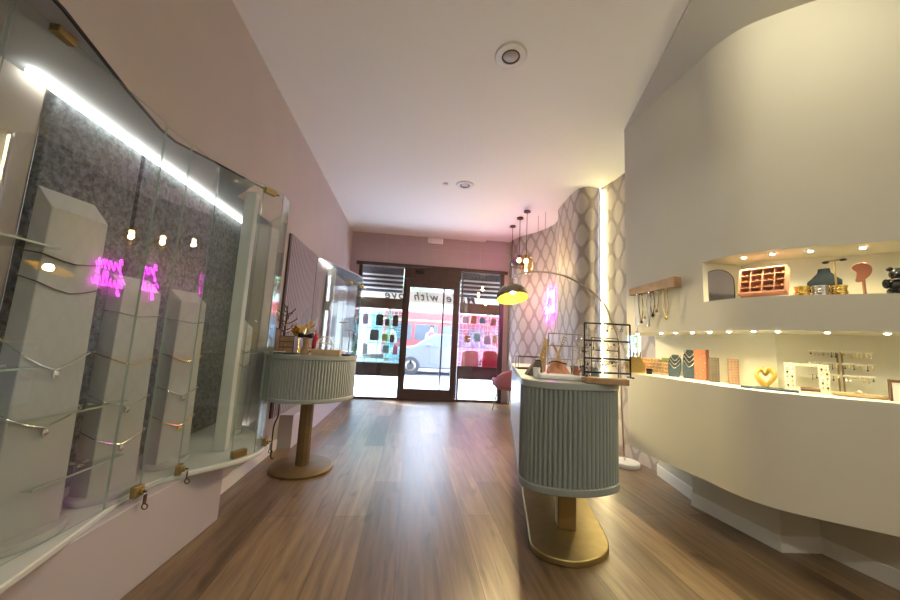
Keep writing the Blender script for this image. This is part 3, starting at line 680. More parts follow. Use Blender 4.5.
# ------------------------------------------------------------------ slatted panel and second case
sl = thing('slatted_panel', 'tall ribbed mauve panel on the left wall between the show cases', 'wall panel', (XW, 3.6, .3))
B().box((XW + .002, 3.17, .32), (XW + .012, 4.0, 1.965)).build('backing', 'slat_gap', sl)
b = B(); y = 3.185
while y < 3.985: b.box((XW + .012, y, .32), (XW + .030, y + .026, 1.965)); y += .042
b.build('slats', 'slat_mauve', sl, smooth=False)
c2 = thing('display_case', 'far glass show case bulging from the left wall near the street window', 'display case', (-1.0, 5, 0))
F2 = [(p.x, p.y) for p in smoothline([(-1.15, 4.02, 0), (-1.03, 4.35, 0), (-.93, 4.75, 0), (-.83, 5.1, 0), (-.80, 5.4, 0), (-.84, 5.7, 0), (-.98, 5.95, 0), (-1.15, 6.1, 0)], 4)]
poly2 = F2 + [(-1.157, 6.1), (-1.157, 4.02)]
B().prism(poly2, .30, .335).build('tray', 'tray_white', c2, .004); B().prism(poly2, 1.96, 1.98).build('top', 'case_grey', c2)
B().box((-1.156, 4.05, .336), (-1.13, 6.05, 1.955)).build('back_panel', 'slat_mauve', c2)
B().box((-1.12, 4.10, 1.935), (-1.105, 4.75, 1.95)).build('led_strip', 'led_white', c2)
B().box((-1.156, 3.42, 0), (-1.03, 6.0, .30)).build('plinth', 'plinth_paint', c2, .003)
for i in range(0, len(F2) - 4, 4): pane(c2, F2[i], F2[i + 4], .337, 1.955)
B().box((-1.12, 4.5, .337), (-1.02, 4.56, 1.93)).build('post', 'tray_white', c2, .004)
for z in (.62, .86): B().box((-1.12, 4.75, z), (-.92, 5.75, z + .008)).build('shelf', 'glass_shelf', c2, smooth=False)
for x, y, h, lab in ((-1.06, 4.78, 1.55, 'white display column in the far case, its slanted top near the light'), (-.99, 5.3, 1.25, 'shorter white column at the bulge of the far case')):
    column(x, y, h, h + .07, .10, .08, radians(20), lab, 'white necklace columns', .07)
rt = thing('lamp_reflection', 'gold bar and two balls standing in for lamp reflections on the far glass case', 'rail', (-.80, 5.2, 1.8))  # yellow lamp reflections in the glass, modelled as a solid bar and balls
B().tube([(-.86, 4.8, 1.80), (-.772, 5.3, 1.83), (-.79, 5.72, 1.86)], .008, 8).build('bar', 'gold', rt); 
for p in ((-.86, 4.8, 1.80), (-.775, 5.28, 1.83)): B().ball(p, .028).build('knob', 'gold', rt)

# ------------------------------------------------------------------ oval pedestal table
def fluted(P, z0, z1, pitch=.023, depth=.012):
    # closed outline with half-round reeds
    P = [V((*p, 0)) for p in P]; n = len(P); L = [0]
    for i in range(n): L.append(L[-1] + (P[(i + 1) % n] - P[i]).length)
    T = L[-1]; k = round(T / pitch); out = []
    for j in range(k * 7):
        s = T * j / (k * 7); i = max(q for q in range(n) if L[q] <= s); f = (s - L[i]) / max(L[i + 1] - L[i], 1e-9)
        p = P[i].lerp(P[(i + 1) % n], f); t = (P[(i + 1) % n] - P[i - 1]).normalized(); t2 = (P[(i + 2) % n] - P[i]).normalized(); t = t.lerp(t2, f).normalized()
        nn = V((t.y, -t.x, 0)); ph = (j % 7) / 7
        p = p + nn * depth * (sqrt(max(0, 1 - (2 * ph - 1) ** 2)) - .9); out.append((p.x, p.y))
    return B().prism(out, z0, z1)
def circle(cx, cy, rx, ry, n=48): return [(cx + rx * cos(2 * pi * i / n), cy + ry * sin(2 * pi * i / n)) for i in range(n)]
tx, ty = -.79, 2.95
tb = thing('pedestal_table', 'round sage green fluted table on a gold post by the left wall', 'table', (tx, ty, 0))
B().prism(circle(tx, ty, .362, .362), .865, .90).build('tabletop', 'sage_top', tb, .004)
fluted(circle(tx, ty, .352, .352),   .585, .865).build('fluted_drum', 'sage_daylit', tb, angle=60)
B().prism(circle(tx, ty, .358, .358), .555, .585).build('lower_trim', 'sage_daylit', tb, .005)
B().prism(circle(tx, ty, .052, .052, 10), .03, .555).build('post', 'dull_gold', tb, .003, angle=20)
B().lathe([(.235, 0), (.24, .006), (.24, .016), (.228, .026), (.222, .03)], (tx, ty, 0), 48).build('base', 'dull_gold', tb)
Z9 = .9005
t = thing('wooden_block', 'brown upright wooden block at the wall edge of the round table', 'block', (-1.05, 2.84, Z9)); B().box((-1.085, 2.80, Z9), (-1.035, 2.88, 1.08)).build('body', 'wood', t, .003)
B().box((-1.09, 2.795, 1.08), (-1.03, 2.885, 1.09)).build('cap', 'wood_dark', t, .002)
t = thing('jewellery_tree', 'dark bronze jewellery tree with twig branches on the round table', 'jewellery tree', (-1.02, 2.93, Z9))
B().lathe([(.045, 0), (.045, .008), (.01, .016)], (-1.02, 2.93, Z9), 20).build('base', 'bronze', t)
B().tube([(-1.02, 2.93, Z9), (-1.025, 2.93, 1.05), (-1.015, 2.93, 1.18), (-1.02, 2.93, 1.28)], [.010, .009, .007, .004], 8).build('trunk', 'bronze', t)
for i in range(16):
    z = 1.0 + .26 * i / 16; a = i * 2.4; l = .10 - .03 * i / 16
    b = B(); e = (-1.02 + l * cos(a), 2.93 + l * sin(a), z + .05); b.tube(smoothline([(-1.02, 2.93, z), (-1.02 + l * .5 * cos(a + .3), 2.93 + l * .5 * sin(a + .3), z + .015), e], 4), [.004] * 8 + [.002], 6); b.build('branch', 'bronze', t)
for i in range(14):
    a = i * 1.9 + .4; z = 1.0 + .24 * i / 14; p = V((-1.02 + .085 * cos(a), 2.93 + .085 * sin(a), z)); b = B(); b.tube([p, p - V((0, 0, .03))], .0012, 4); b.ball(p - V((0, 0, .036)), .007, 8)
    tag(b.build('earring', ('gold', 'silver', 'bronze')[i % 3]), 'small drop earring dangling from the bronze jewellery tree', 'earring', 'earrings on the bronze tree')
t = thing('jewellery_chest', 'small brown wooden jewellery chest with drawers on the round table', 'chest', (-.94, 2.80, Z9))
B().box((-.995, 2.76, Z9), (-.885, 2.86, 1.035)).build('body', 'wood_dark', t, .003)
for i in range(3):
    dd = B().box((-.988, 2.752, .908 + i * .042), (-.892, 2.762, .944 + i * .042)).build('drawer', 'wood', t, .002); B().ball((-.94, 2.748, .926 + i * .042), .006, 8).build('knob', 'gold', dd)
t = thing('gold_bowl', 'shiny gold footed bowl heaped with trinkets on the round table', 'bowl', (-.93, 3.0, Z9))
B().lathe([(.04, 0), (.035, .01), (.012, .05), (.012, .12), (.05, .15), (.062, .20), (.057, .20), (.045, .155), (.001, .14)], (-.93, 2.99, Z9), 24).build('bowl', 'gold', t)
b = B()
for i in range(14): b.ball((-.93 + random.uniform(-.04, .04), 2.99 + random.uniform(-.04, .04), Z9 + .19 + random.uniform(0, .03)), .013, 8)
b.build('trinkets', 'gold', t)
t = thing('glass_cloche', 'clear glass dome over a gold ornament on the round table', 'cloche', (-.885, 3.12, Z9))
B().lathe([(.07, 0), (.072, .02), (.04, .03), (.02, .05), (.02, .12), (.07, .15), (.07, .162)], (-.885, 3.12, Z9), 28).build('stand', 'brass', t)
B().lathe([(.064, .165), (.072, .24), (.066, .31), (.045, .36), (.012, .385), (.012, .40), (.001, .41)], (-.885, 3.12, Z9), 28).build('dome', 'glass', t)
b = B()
for i in range(10): b.ball((-.885 + random.uniform(-.03, .03), 3.12 + random.uniform(-.03, .03), Z9 + .185 + i * .008), .016, 8)
b.build('ornament', 'gold', t)
t = thing('hourglass_stand', 'waisted wooden stand tied with a black bow on the round table', 'stand', (-.80, 2.76, Z9))
B().lathe([(.032, 0), (.03, .03), (.016, .07), (.022, .11), (.026, .125)], (-.80, 2.76, Z9), 20).build('body', 'wood', t)
b = B()
for s in (-1, 1): b.lathe([(.004, 0), (.022, .03), (.018, .055), (.001, .06)], (-.80, 2.75, Z9 + .14), 12, M=Matrix.Rotation(s * 1.45, 3, 'Y'))
b.ball((-.80, 2.75, Z9 + .14), .012, 10); b.build('bow', 'black_gloss', t)
t = thing('red_bottle', 'small red bottle standing behind the wooden tray', 'bottle', (-.757, 2.88, Z9))
B().lathe([(.02, 0), (.026, .03), (.024, .12), (.012, .15), (.010, .165)], (-.757, 2.88, Z9), 18).build('body', 'red_gloss', t); B().cyl((-.757, 2.88, Z9 + .165), (-.757, 2.88, Z9 + .19), .012).build('cap', 'rose_box', t)
t = thing('wooden_tray', 'pale wooden box tray at the front of the round table', 'tray', (-.63, 2.76, Z9))
B().box((-.735, 2.70, Z9), (-.525, 2.80, .912)).build('bottom', 'wood_pale', t, .002); b = B(); b.box((-.735, 2.70, .912), (-.525, 2.708, .945)); b.box((-.735, 2.792, .912), (-.525, 2.80, .945)); b.box((-.735, 2.708, .912), (-.727, 2.792, .945)); b.box((-.533, 2.708, .912), (-.525, 2.792, .945)); b.build('rim', 'wood_pale', t, .002)
t = thing('glass_terrarium', 'small geometric glass box with pale edges in the wooden tray', 'terrarium', (-.645, 2.75, .9125))
P = [(-.705, 2.715, .913), (-.585, 2.715, .913), (-.585, 2.785, .913), (-.705, 2.785, .913), (-.705, 2.72, 1.0), (-.59, 2.72, .985), (-.59, 2.78, .985), (-.705, 2.78, 1.0), (-.665, 2.75, 1.045), (-.625, 2.75, 1.04)]
E = [(0, 1), (1, 2), (2, 3), (3, 0), (0, 4), (1, 5), (2, 6), (3, 7), (4, 8), (7, 8), (5, 9), (6, 9), (8, 9), (4, 5), (6, 7)]
b = B()
for i, j in E: b.tube([P[i], P[j]], .0035, 6)
b.build('frame', 'white_plastic', t); B().add(P, [(0, 1, 5, 4), (2, 3, 7, 6), (4, 5, 9, 8), (6, 7, 8, 9), (1, 2, 6, 5), (0, 4, 7, 3)]).build('glass_sides', 'glass', t, smooth=False)
t = thing('saucer', 'dark red saucer at the street side of the round table', 'saucer', (-.495, 2.80, Z9)); B().lathe([(.028, 0), (.045, .008), (.047, .011), (.03, .005), (.001, .004)], (-.495, 2.82, Z9), 28).build('dish', 'wood_dark', t)
t = thing('glass_dish', 'flat glass dish at the wall side of the round table', 'dish', (-1.0, 2.74, Z9)); B().lathe([(.045, 0), (.065, .010), (.067, .013), (.045, .004), (.001, .003)], (-1.0, 2.74, Z9), 28).build('dish', 'glass_shelf', t)
b = B().lathe([(.063, .011), (.069, .013), (.066, .015)], (-1.0, 2.74, Z9), 28); b.build('rim', 'white_plastic', t)
t = thing('leaf_dish', 'dark leaf-shaped dish in front of the wooden chest', 'dish', (-.88, 2.68, Z9)); B().lathe([(.03, 0), (.05, .008), (.05, .011), (.02, .006), (.001, .005)], (-.88, 2.68, Z9), 20, sx=1.3, sy=.6).build('dish', 'grey_card', t)
t = thing('glass_tumbler', 'clear glass tumbler at the street edge of the round table', 'tumbler', (-.455, 2.93, Z9)); B().lathe([(.001, .003), (.022, .003), (.026, .15), (.028, .15), (.025, 0), (.001, 0)], (-.455, 2.93, Z9), 20).build('glass', 'glass_shelf', t)
for i, (x, y, h) in enumerate(((-.56, 2.93, .26), (-.51, 2.98, .20))):
    t = thing('acrylic_stand', ('taller', 'shorter')[i] + ' clear acrylic stand behind the wooden tray', 'stand', (x, y, Z9)); B().box((x - .03, y - .02, Z9), (x + .03, y + .02, Z9 + .006)).build('foot', 'glass_shelf', t, smooth=False)
    b = B().box((x - .004, y - .012, Z9 + .006), (x + .004, y + .012, Z9 + h)); b.build('upright', 'glass_edge', t, .001); B().box((x - .035, y - .003, Z9 + h), (x + .035, y + .003, Z9 + h + .012)).build('bar', 'white_plastic', t, .001)

# ------------------------------------------------------------------ island counter
IA = radians(-15)
isl = thing('island_counter', 'long sage green fluted counter on a brass foot in mid floor', 'counter', (0, 0, 0), rz=IA)
def UV(v, u): return (v, u)
prof = [(.118, 3.28), (.118, 3.15), (.118, 2.8), (.118, 2.4), (.118, 2.2), (.118, 2.06), (.118, 1.97), (.122, 1.885), (.15, 1.825), (.20, 1.79), (.27, 1.772), (.36, 1.775), (.44, 1.795), (.52, 1.835), (.585, 1.888), (.622, 1.95), (.632, 2.04), (.634, 2.14), (.634, 2.26), (.634, 2.5), (.634, 2.9), (.634, 3.2), (.632, 3.28), (.59, 3.36), (.50, 3.40), (.27, 3.40), (.16, 3.36)]
pr = [(p.x, p.y) for p in smoothline([(x, y, 0) for x, y in prof], 4, True)]
core = [(p[0] + (.385 - p[0]) * .10, p[1] + .03) if p[1] < 1.95 or (p[0] > .5 and p[1] < 2.3) else p for p in pr]
B().prism(core, .388, .845).build('core', 'pale_panel', isl, local=True)['label'] = 'smooth pale side panels'
front = [p for p in pr if p[1] < 2.30 and not (p[0] < .14 and p[1] > 1.95)] + [(.634, 2.3)]
front.sort(key=lambda p: atan2(p[1] - 2.5, p[0] - .385))
fo = fluted(front + [(.58, 2.31), (.17, 2.0)], .388, .845, .0235, .013); fo.build('fluted_front', 'sage', isl, angle=60, local=True)
def grow(P, d): 
    c = V((.383, 2.6)); return [(p[0] + d * (1 if p[0] > .383 else -1) * min(1, abs(p[0] - .383) / .2), p[1] + (-d if p[1] < 2.0 else (d if p[1] > 3.3 else 0))) for p in P]
B().prism(grow(pr, .005), .845, .88).build('worktop', 'sage_top', isl, .004, local=True)
B().prism(grow(pr, .004), .352, .388).build('lower_trim', 'sage', isl, .005, local=True)
bp = [(.188, 3.2), (.188, 3.0), (.188, 2.6), (.188, 2.3), (.188, 2.14), (.188, 2.04), (.192, 1.955), (.24, 1.885), (.32, 1.858), (.40, 1.86), (.48, 1.895), (.56, 1.965), (.605, 2.06), (.615, 2.2), (.615, 2.4), (.615, 2.8), (.615, 3.1), (.61, 3.2), (.50, 3.3), (.30, 3.3)]
bq = [(p.x, p.y) for p in smoothline([(x, y, 0) for x, y in bp], 5, True)]
B().prism(bq, 0, .032).build('base', 'brass', isl, .006, local=True)
for u in (2.14, 3.0): B().box((.355, u, .032), (.455, u + .1, .352)).build('post', 'brushed_gold', isl, .006, local=True)
ZI = .8805
def rack(name, label, A, Bq, z0, z1, bars, m, r=.0035, mid=None, posts=True, foot=.03, cat='earring rack'):
    a, c = V((*A, 0)), V((*Bq, 0)); d = (c - a).normalized(); n = V((-d.y, d.x, 0)); t = thing(name, label, cat, (*((a + c) / 2)[:2], z0))
    b = B(); b.tube([a + V((0, 0, z0)), a + V((0, 0, z1))], r, 8); b.tube([c + V((0, 0, z0)), c + V((0, 0, z1))], r, 8); b.tube([a + V((0, 0, z1)), c + V((0, 0, z1))], r, 8)
    b.build('frame', m, t)
    if foot:
        b = B(); 
        for p in (a, c): b.tube([p + n * foot + V((0, 0, z0 + r)), p - n * foot + V((0, 0, z0 + r))], r, 8)
        b.build('feet', m, t)
    for z in bars: B().tube([a + V((0, 0, z)), c + V((0, 0, z))], r * 1.1, 8).build('bar', m, t)
    if mid is not None: p = a.lerp(c, mid); B().tube([p + V((0, 0, z0)), p + V((0, 0, z1))], r, 8).build('divider', m, t)
    return a, c
def dangles(a, c, z, n, m, label, group, lo=.02, hi=.05, skip=.1):
    for i in range(n):
        if random.random() < skip: continue
        p = a.lerp(c, (i + .7) / (n + .4)) + V((0, 0, z)); l = random.uniform(lo, hi); b = B(); b.tube([p + V((0, 0, .004)), p - V((0, 0, l))], .0011, 5)
        k = random.random()
        if k < .4: b.ball(p - V((0, 0, l)), .006, 8)
        elif k < .7: b.tube([p + V((.008 * cos(q), 0, .008 * sin(q) - l)) for q in [j * pi / 4 for j in range(8)]], .0013, 4, closed=True)
        else: b.box(p - V((.003, .002, l + .012)), p + V((.003, .002, -l)))
        tag(b.build('earring', m if isinstance(m, str) else random.choice(m)), label, 'earring', group)
t = thing('wooden_plank', 'brown wooden base plank under the black earring rack', 'plank', (.985, 1.65, ZI)); B().box((.885, 1.605, ZI), (1.09, 1.695, .910), 0, -.2).build('board', 'wood', t, .003)
a, c = rack('earring_rack', 'large black metal earring rack standing on the wooden plank', (.885, 1.66), (1.118, 1.635), .913, 1.183, (1.005, 1.095, .935), 'black_metal', .0042)
for z, n, w in ((1.178, 9, 'top'), (1.09, 13, 'middle'), (1.0, 14, 'lower')): dangles(a, c, z, n, ('silver', 'gold', 'black_metal'), 'tiny earring on the %s bar of the black rack' % w, 'earrings on the %s bar of the black rack' % w, .012, .035)
a, c = rack('earring_rack', 'slim grey earring rack behind the black one', (1.07, 1.925), (1.225, 1.90), ZI, 1.118, (1.046, .982), 'smoky_metal', .003)
for z, n, w in ((1.116, 8, 'top'), (1.044, 8, 'middle'), (.98, 8, 'lower')): dangles(a, c, z, n, ('silver', 'gold'), 'tiny earring on the %s bar of the slim grey rack' % w, 'earrings on the %s bar of the slim grey rack' % w, .012, .03)
t = thing('riser', 'low white riser block at the front of the counter', 'riser', (.83, 1.84, ZI)); B().box((.715, 1.76, ZI), (.955, 1.90, .902), 0, -.2).build('block', 'white_plastic', t, .004)
a, c = rack('earring_rack', 'grey framed earring rack with centre bar on the white riser', (.775, 1.855), (.995, 1.81), .9025, 1.128, (1.06, .985), 'chrome', .003, .6, foot=.025)
for z, n, w in ((1.124, 7, 'top'), (1.058, 8, 'middle'), (.984, 8, 'lower')): dangles(a.lerp(c, .62), c, z, n // 2 + 2, ('black_metal', 'silver'), 'tiny earring on the %s bar of the grey framed rack' % w, 'earrings on the %s bar of the grey framed rack' % w, .015, .03)
for i, (x, y) in enumerate(((1.0, 1.99), (1.055, 1.97), (1.11, 1.96))):
    t = thing('earring_card', ('dark grey card nearest the peach cloth', 'dark grey card between its two neighbours', 'dark grey card behind the slim rack')[i] + ' on the counter', 'card', (x, y, ZI), 'dark cards propped on the counter')
    M = Matrix.Rotation(-.3, 3, 'X'); B().box((x - .023, y - .003, ZI + .002), (x + .023, y + .003, ZI + .065), 0, M=M).build('card', 'grey_card', t, .001); B().ball((x, y - .02, ZI + .045), .005, 8).build('stud', 'silver', t)
def plank(b, p0, p1, w, t, mi=0):
    p0, p1 = V(p0), V(p1); z = (p1 - p0).normalized(); x = V((1, 0, 0)); x = (x - z * x.dot(z)).normalized(); y = z.cross(x); c = (p0 + p1) / 2; L = (p1 - p0).length
    M = Matrix((x, y, z)).transposed(); b.box(c - V((w / 2, t / 2, L / 2)), c + V((w / 2, t / 2, L / 2)), mi, M=M)
t = thing('ring_stand', 'tall tan leaning stand of pinned jewellery behind the brown wedge', 'stand', (.86, 2.15, ZI)); b = B(); plank(b, (.83, 2.14, ZI), (.895, 2.17, 1.10), .04, .008); b.build('board', 'wood_pale', t); b = B()
for i in range(9): b.ball((.835 + .006 * i, 2.128 + .003 * i, .92 + .02 * i), .007, 8)
b.build('studs', 'gold', t); b = B(); plank(b, (.90, 2.22, ZI), (.895, 2.18, 1.08), .02, .006); b.build('prop', 'wood_pale', t)
t = thing('wire_basket', 'flat dark wire basket at the far end of the counter', 'basket', (.88, 2.5, ZI)); b = B()
for z in (ZI + .003, ZI + .09): b.tube([(.80, 2.46, z), (.97, 2.42, z), (.99, 2.54, z), (.82, 2.58, z)], .004, 6, closed=True)
for p in ((.80, 2.46), (.97, 2.42), (.99, 2.54), (.82, 2.58)): b.tube([(*p, ZI), (*p, ZI + .09)], .003, 6)
b.build('wire', 'bronze', t); B().box((.82, 2.47, ZI + .004), (.97, 2.53, ZI + .012)).build('floor', 'wood_dark', t)
t = thing('wooden_wedge', 'brown wedge-shaped display stand at the counter\'s aisle edge', 'stand', (.735, 1.98, ZI)); b = B(); b.add([(.69, 1.95, ZI), (.775, 1.93, ZI), (.785, 2.02, ZI), (.70, 2.04, ZI), (.74, 1.96, ZI + .085), (.775, 1.95, ZI + .085), (.785, 2.0, ZI + .085), (.75, 2.01, ZI + .085)], [(3, 2, 1, 0), (4, 5, 6, 7), (0, 1, 5, 4), (1, 2, 6, 5), (2, 3, 7, 6), (3, 0, 4, 7)]); b.build('body', 'wood_grey', t, .003); B().box((.745, 1.962, ZI + .0855), (.775, 2.0, ZI + .092)).build('pad', 'dark_felt', t, .002)
t = thing('cloth_bundle', 'rumpled peach cloth lying on the counter behind the grey rack', 'cloth', (.93, 2.08, ZI)); b = B(); n_ = 15
g = [[(.86 + .15 * i / n_, 2.02 + .13 * j / n_, ZI + .004 + (.07 * sin(pi * i / n_) * sin(pi * j / n_)) * (1 + .5 * sin(i * 1.3 + j * .9))) for j in range(n_ + 1)] for i in range(n_ + 1)]
b.add([p for r in g for p in r], [(i * (n_ + 1) + j, (i + 1) * (n_ + 1) + j, (i + 1) * (n_ + 1) + j + 1, i * (n_ + 1) + j + 1) for i in range(n_) for j in range(n_)]); b.build('fabric', 'peach', t, angle=80)
b = B(); b.tube(smoothline([(.86, 2.06, .95), (.90, 2.05, .965), (.95, 2.05, .955), (.98, 2.06, .95)], 4), .004, 6).build('cord', 'black_metal', t)
t = thing('crossed_sticks', 'pale crossed wooden sticks rising behind the peach cloth', 'stand', (.99, 2.18, ZI)); b = B(); plank(b, (.94, 2.18, ZI), (1.03, 2.2, 1.13), .016, .008); b.build('stick', 'wood_pale', t); b = B(); plank(b, (1.04, 2.17, ZI), (.95, 2.21, 1.08), .014, .008); b.build('stick', 'wood_pale', t)
b = B()
for i in range(5): b.ball((1.0 + .008 * i, 2.18, 1.06 + .016 * i), .009, 8)
b.build('beads', 'silver', t)
t = thing('coral_ornament', 'small coral red ornament on the riser under the grey rack', 'ornament', (.935, 1.83, .9025)); b = B()
for i in range(5): b.tube(smoothline([(.935, 1.835, .903), (.935 + .02 * cos(i * 1.3), 1.835 + .008 * sin(i * 1.3), .925), (.935 + .03 * cos(i * 1.3 + .4), 1.835 + .01 * sin(i * 1.3), .945)], 3), .005, 6)
b.build('branches', 'terracotta', t); B().lathe([(.018, 0), (.018, .006), (.006, .01)], (.935, 1.835, .9025), 14).build('foot', 'terracotta', t)
t = thing('white_cup', 'little white porcelain cup beside the brown wedge', 'cup', (.79, 1.87, ZI)); B().lathe([(.001, .003), (.014, .003), (.018, .055), (.02, .055), (.016, 0), (.001, 0)], (.70, 1.83, ZI), 18).build('cup', 'white_plastic', t); B().tube(smoothline([(.70, 1.811, ZI + .045), (.70, 1.797, ZI + .03), (.70, 1.813, ZI + .012)], 5), .003, 6).build('handle', 'white_plastic', t)

# ------------------------------------------------------------------ arc lamp, pendants, neon, armchair
al = thing('arc_lamp', 'tall arched floor lamp with a dome shade over the counter', 'floor lamp', (2.06, 3.09, 0))
B().lathe([(.118, 0), (.12, .004), (.12, .036), (.113, .042)], (2.05, 3.09, 0), 40).build('base', 'white_plastic', al)
pole = [(2.05, 3.1, .042), (2.03, 3.1, .5), (2.02, 3.1, .92), (1.996, 3.1, 1.17), (1.94, 3.1, 1.31), (1.865, 3.1, 1.48), (1.71, 3.1, 1.617), (1.484, 3.1, 1.731), (1.281, 3.1, 1.763), (1.101, 3.1, 1.755), (.99, 3.1, 1.725), (.937, 3.1, 1.67)]
B().tube(smoothline(pole, 5), .0085, 10).build('arc_pole', 'chrome', al)
B().tube([(.937, 3.1, 1.68), (.937, 3.1, 1.60)], .013, 12).build('socket', 'chrome', al)
TS = Matrix.Rotation(radians(-17), 3, 'X') @ Matrix.Rotation(radians(-4), 3, 'Y')
sc_ = B().lathe([(.150, 0), (.149, .02), (.138, .065), (.112, .102), (.07, .125), (.02, .133)], (.937, 3.1, 1.487), 40, M=TS, cap=False).build('lamp_shade', 'smoky_metal', al)
B().lathe([(.147, .001), (.146, .02), (.135, .063), (.110, .099), (.069, .121), (.001, .129)], (.937, 3.1, 1.487), 40, M=TS, cap=False).build('shade_lining', 'shade_inner', sc_)
B().ball((.937, 3.105, 1.555), .026, 16).build('bulb', 'bulb_arc', al)
lamp('arc_lamp_glow', 'SPOT', (.937, 3.085, 1.50), 22, (1., .80, .42), .03, to=(.95, 2.8, .5), angle=168, blend=.3)
# neon writing on the papered wall
ne = thing('neon_sign', 'pink neon handwriting in two lines on the patterned wall', 'neon sign', (2.0, 4.85, 1.7))
def wall_at(y):
    best = min(range(len(wv) - 1), key=lambda i: 9 if not (wv[i].y <= y <= wv[i + 1].y) else 0); a_, c_ = wv[best], wv[best + 1]; f = (y - a_.y) / max(c_.y - a_.y, 1e-6); return a_.x + (c_.x - a_.x) * f
def script_line(y0, y1, z, h, strokes):
    for st in strokes:
        P = smoothline([(0, q[0], q[1]) for q in st], 5); pts = []
        for p in P:
            y = y0 + (y1 - y0) * p.y; pts.append((wall_at(y) - .045, y, z + h * p.z))
        B().tube(pts, .0038, 6).build('neon_tube', 'neon_pink', ne)
# reading direction runs towards the camera (y falls)
L1 = [[(.02, .7), (.06, 1.35), (.10, 1.2), (.07, .3), (.03, -.6), (.0, -.3), (.10, .2), (.17, .7)], [(.17, .7), (.24, .9), (.22, .2), (.27, .1), (.33, .7), (.38, .95), (.40, .2), (.36, .05), (.45, .5)], [(.45, .5), (.52, .95), (.55, .2), (.50, .02), (.60, .5), (.66, .95), (.68, .15), (.63, .02), (.72, .5)], [(.72, .6), (.74, .1), (.82, .2), (.86, .9), (.84, -.5), (.78, -.6), (.90, .1), (1., .5)]]
L2 = [[(.0, .5), (.08, 1.0), (.12, .2), (.05, .0), (.14, .9), (.15, -.7), (.09, -.9), (.17, .0), (.24, .4)], [(.24, .8), (.24, .1), (.31, .1), (.34, .9), (.35, .1), (.41, .3), (.47, 1.4), (.43, 1.5), (.43, .1), (.50, .1)], [(.50, .1), (.57, 1.4), (.53, 1.5), (.53, .1), (.60, .1), (.67, .9), (.67, .1), (.73, .1), (.77, .9), (.78, .1), (.84, .2)], [(.84, .9), (.85, .1), (.91, .1), (1., .5)], [(.86, 1.25), (.865, 1.35)]]
script_line(5.16, 4.66, 1.80, .125, L1); script_line(5.22, 4.62, 1.57, .125, L2)
# pendants
def pendant(x, y, z, m, prof, lab):
    t = thing('pendant_lamp', lab, 'pendant lamp', (x, y, ZC), 'glass pendants near the papered wall')
    zc = ZC + (.035 if x > 1.3 and y > 4.55 else 0)
    B().lathe([(.045, 0), (.05, -.012), (.05, -.022), (.01, -.03)], (x, y, zc), 24).build('canopy', 'bronze', t)
    B().tube([(x, y, zc - .02), (x, y, z + .1)], .004, 6).build('cord', 'black_metal', t)
    B().lathe(prof, (x, y, z), 28, cap=False).build('lamp_shade', m, t); B().cyl((x, y, z + .115), (x, y, z + .07), .02).build('socket', 'bronze', t); B().ball((x, y, z + .03), .032, 14).build('bulb', 'bulb', t)
    lamp('pendant_glow', 'POINT', (x, y, z - .03), 5, (1., .8, .5), .03)
pendant(1.565, 5.278, 1.93, 'glass_amber', [(.07, -.14), (.085, -.05), (.085, .04), (.05, .11), (.02, .13)], 'amber pendant lamp hung farthest towards the street')
pendant(1.565, 4.897, 2.30, 'glass_smoke', [(.115, -.07), (.14, -.03), (.12, .04), (.07, .09), (.02, .12)], 'wide smoky glass pendant lamp, the middle of three')
pendant(1.55, 4.531, 2.20, 'glass_amber', [(.06, -.14), (.085, -.06), (.09, .0), (.07, .08), (.03, .13)], 'tall amber glass pendant lamp hung nearest the arc lamp')
for i, (x, y) in enumerate(((1.80, 4.75), (1.85, 4.60))):
    tag(B().tube([(x, y, ZC + .035), (x, y, 2.72)], .003, 6).build('hanging_wire', 'smoky_metal'), ('longer' if i else 'shorter') + ' bare wire dangling from the added ceiling step by the papered wall', 'wire')
# vertical LED profile in the corner
lp = thing('led_profile', 'vertical glowing LED profile in the corner of the papered wall', 'light strip', (2.17, 3.70, 0)); B().box((2.165, 3.685, .1), (2.195, 3.715, 2.95)).build('channel', 'white_plastic', lp); B().box((2.173, 3.678, .1), (2.187, 3.685, 2.95)).build('diffuser', 'led_warm', lp)
# armchair
ac = thing('armchair', 'dusky pink velvet armchair with slim metal legs by the street window', 'armchair', (1.66, 5.36, 0), rz=radians(200))
B().lathe([(.26, .36), (.285, .38), (.285, .45), (.25, .48), (.001, .485)], n=32, sx=1, sy=.95).build('seat', 'pink_velvet', ac, local=True)
b = B(); pts = [radians(a) for a in range(-25, 206, 11)]
for a in pts:
    h = .54 + .18 * max(0, sin(a)) ** .7
    for r_, z in ((.27, .38), (.33, .42), (.34, h - .03), (.31, h), (.28, h - .03)): b.v.append(V((r_ * cos(a), r_ * sin(a), z)))
for i in range(len(pts) - 1):
    for j in range(5): k = (j + 1) % 5; b.f.append([i * 5 + j, (i + 1) * 5 + j, (i + 1) * 5 + k, i * 5 + k]); b.m.append(0)
b.f += [[0, 1, 2, 3, 4], [(len(pts) - 1) * 5 + j for j in (4, 3, 2, 1, 0)]]; b.m += [0, 0]
b.build('backrest', 'pink_velvet', ac, .01, local=True, angle=60)
for sx in (-1, 1):
    for sy in (-1, 1): B().cyl((sx * .17, sy * .15, .37), (sx * .23, sy * .21, 0), .012, .008, 10).build('leg', 'brass', ac, local=True)

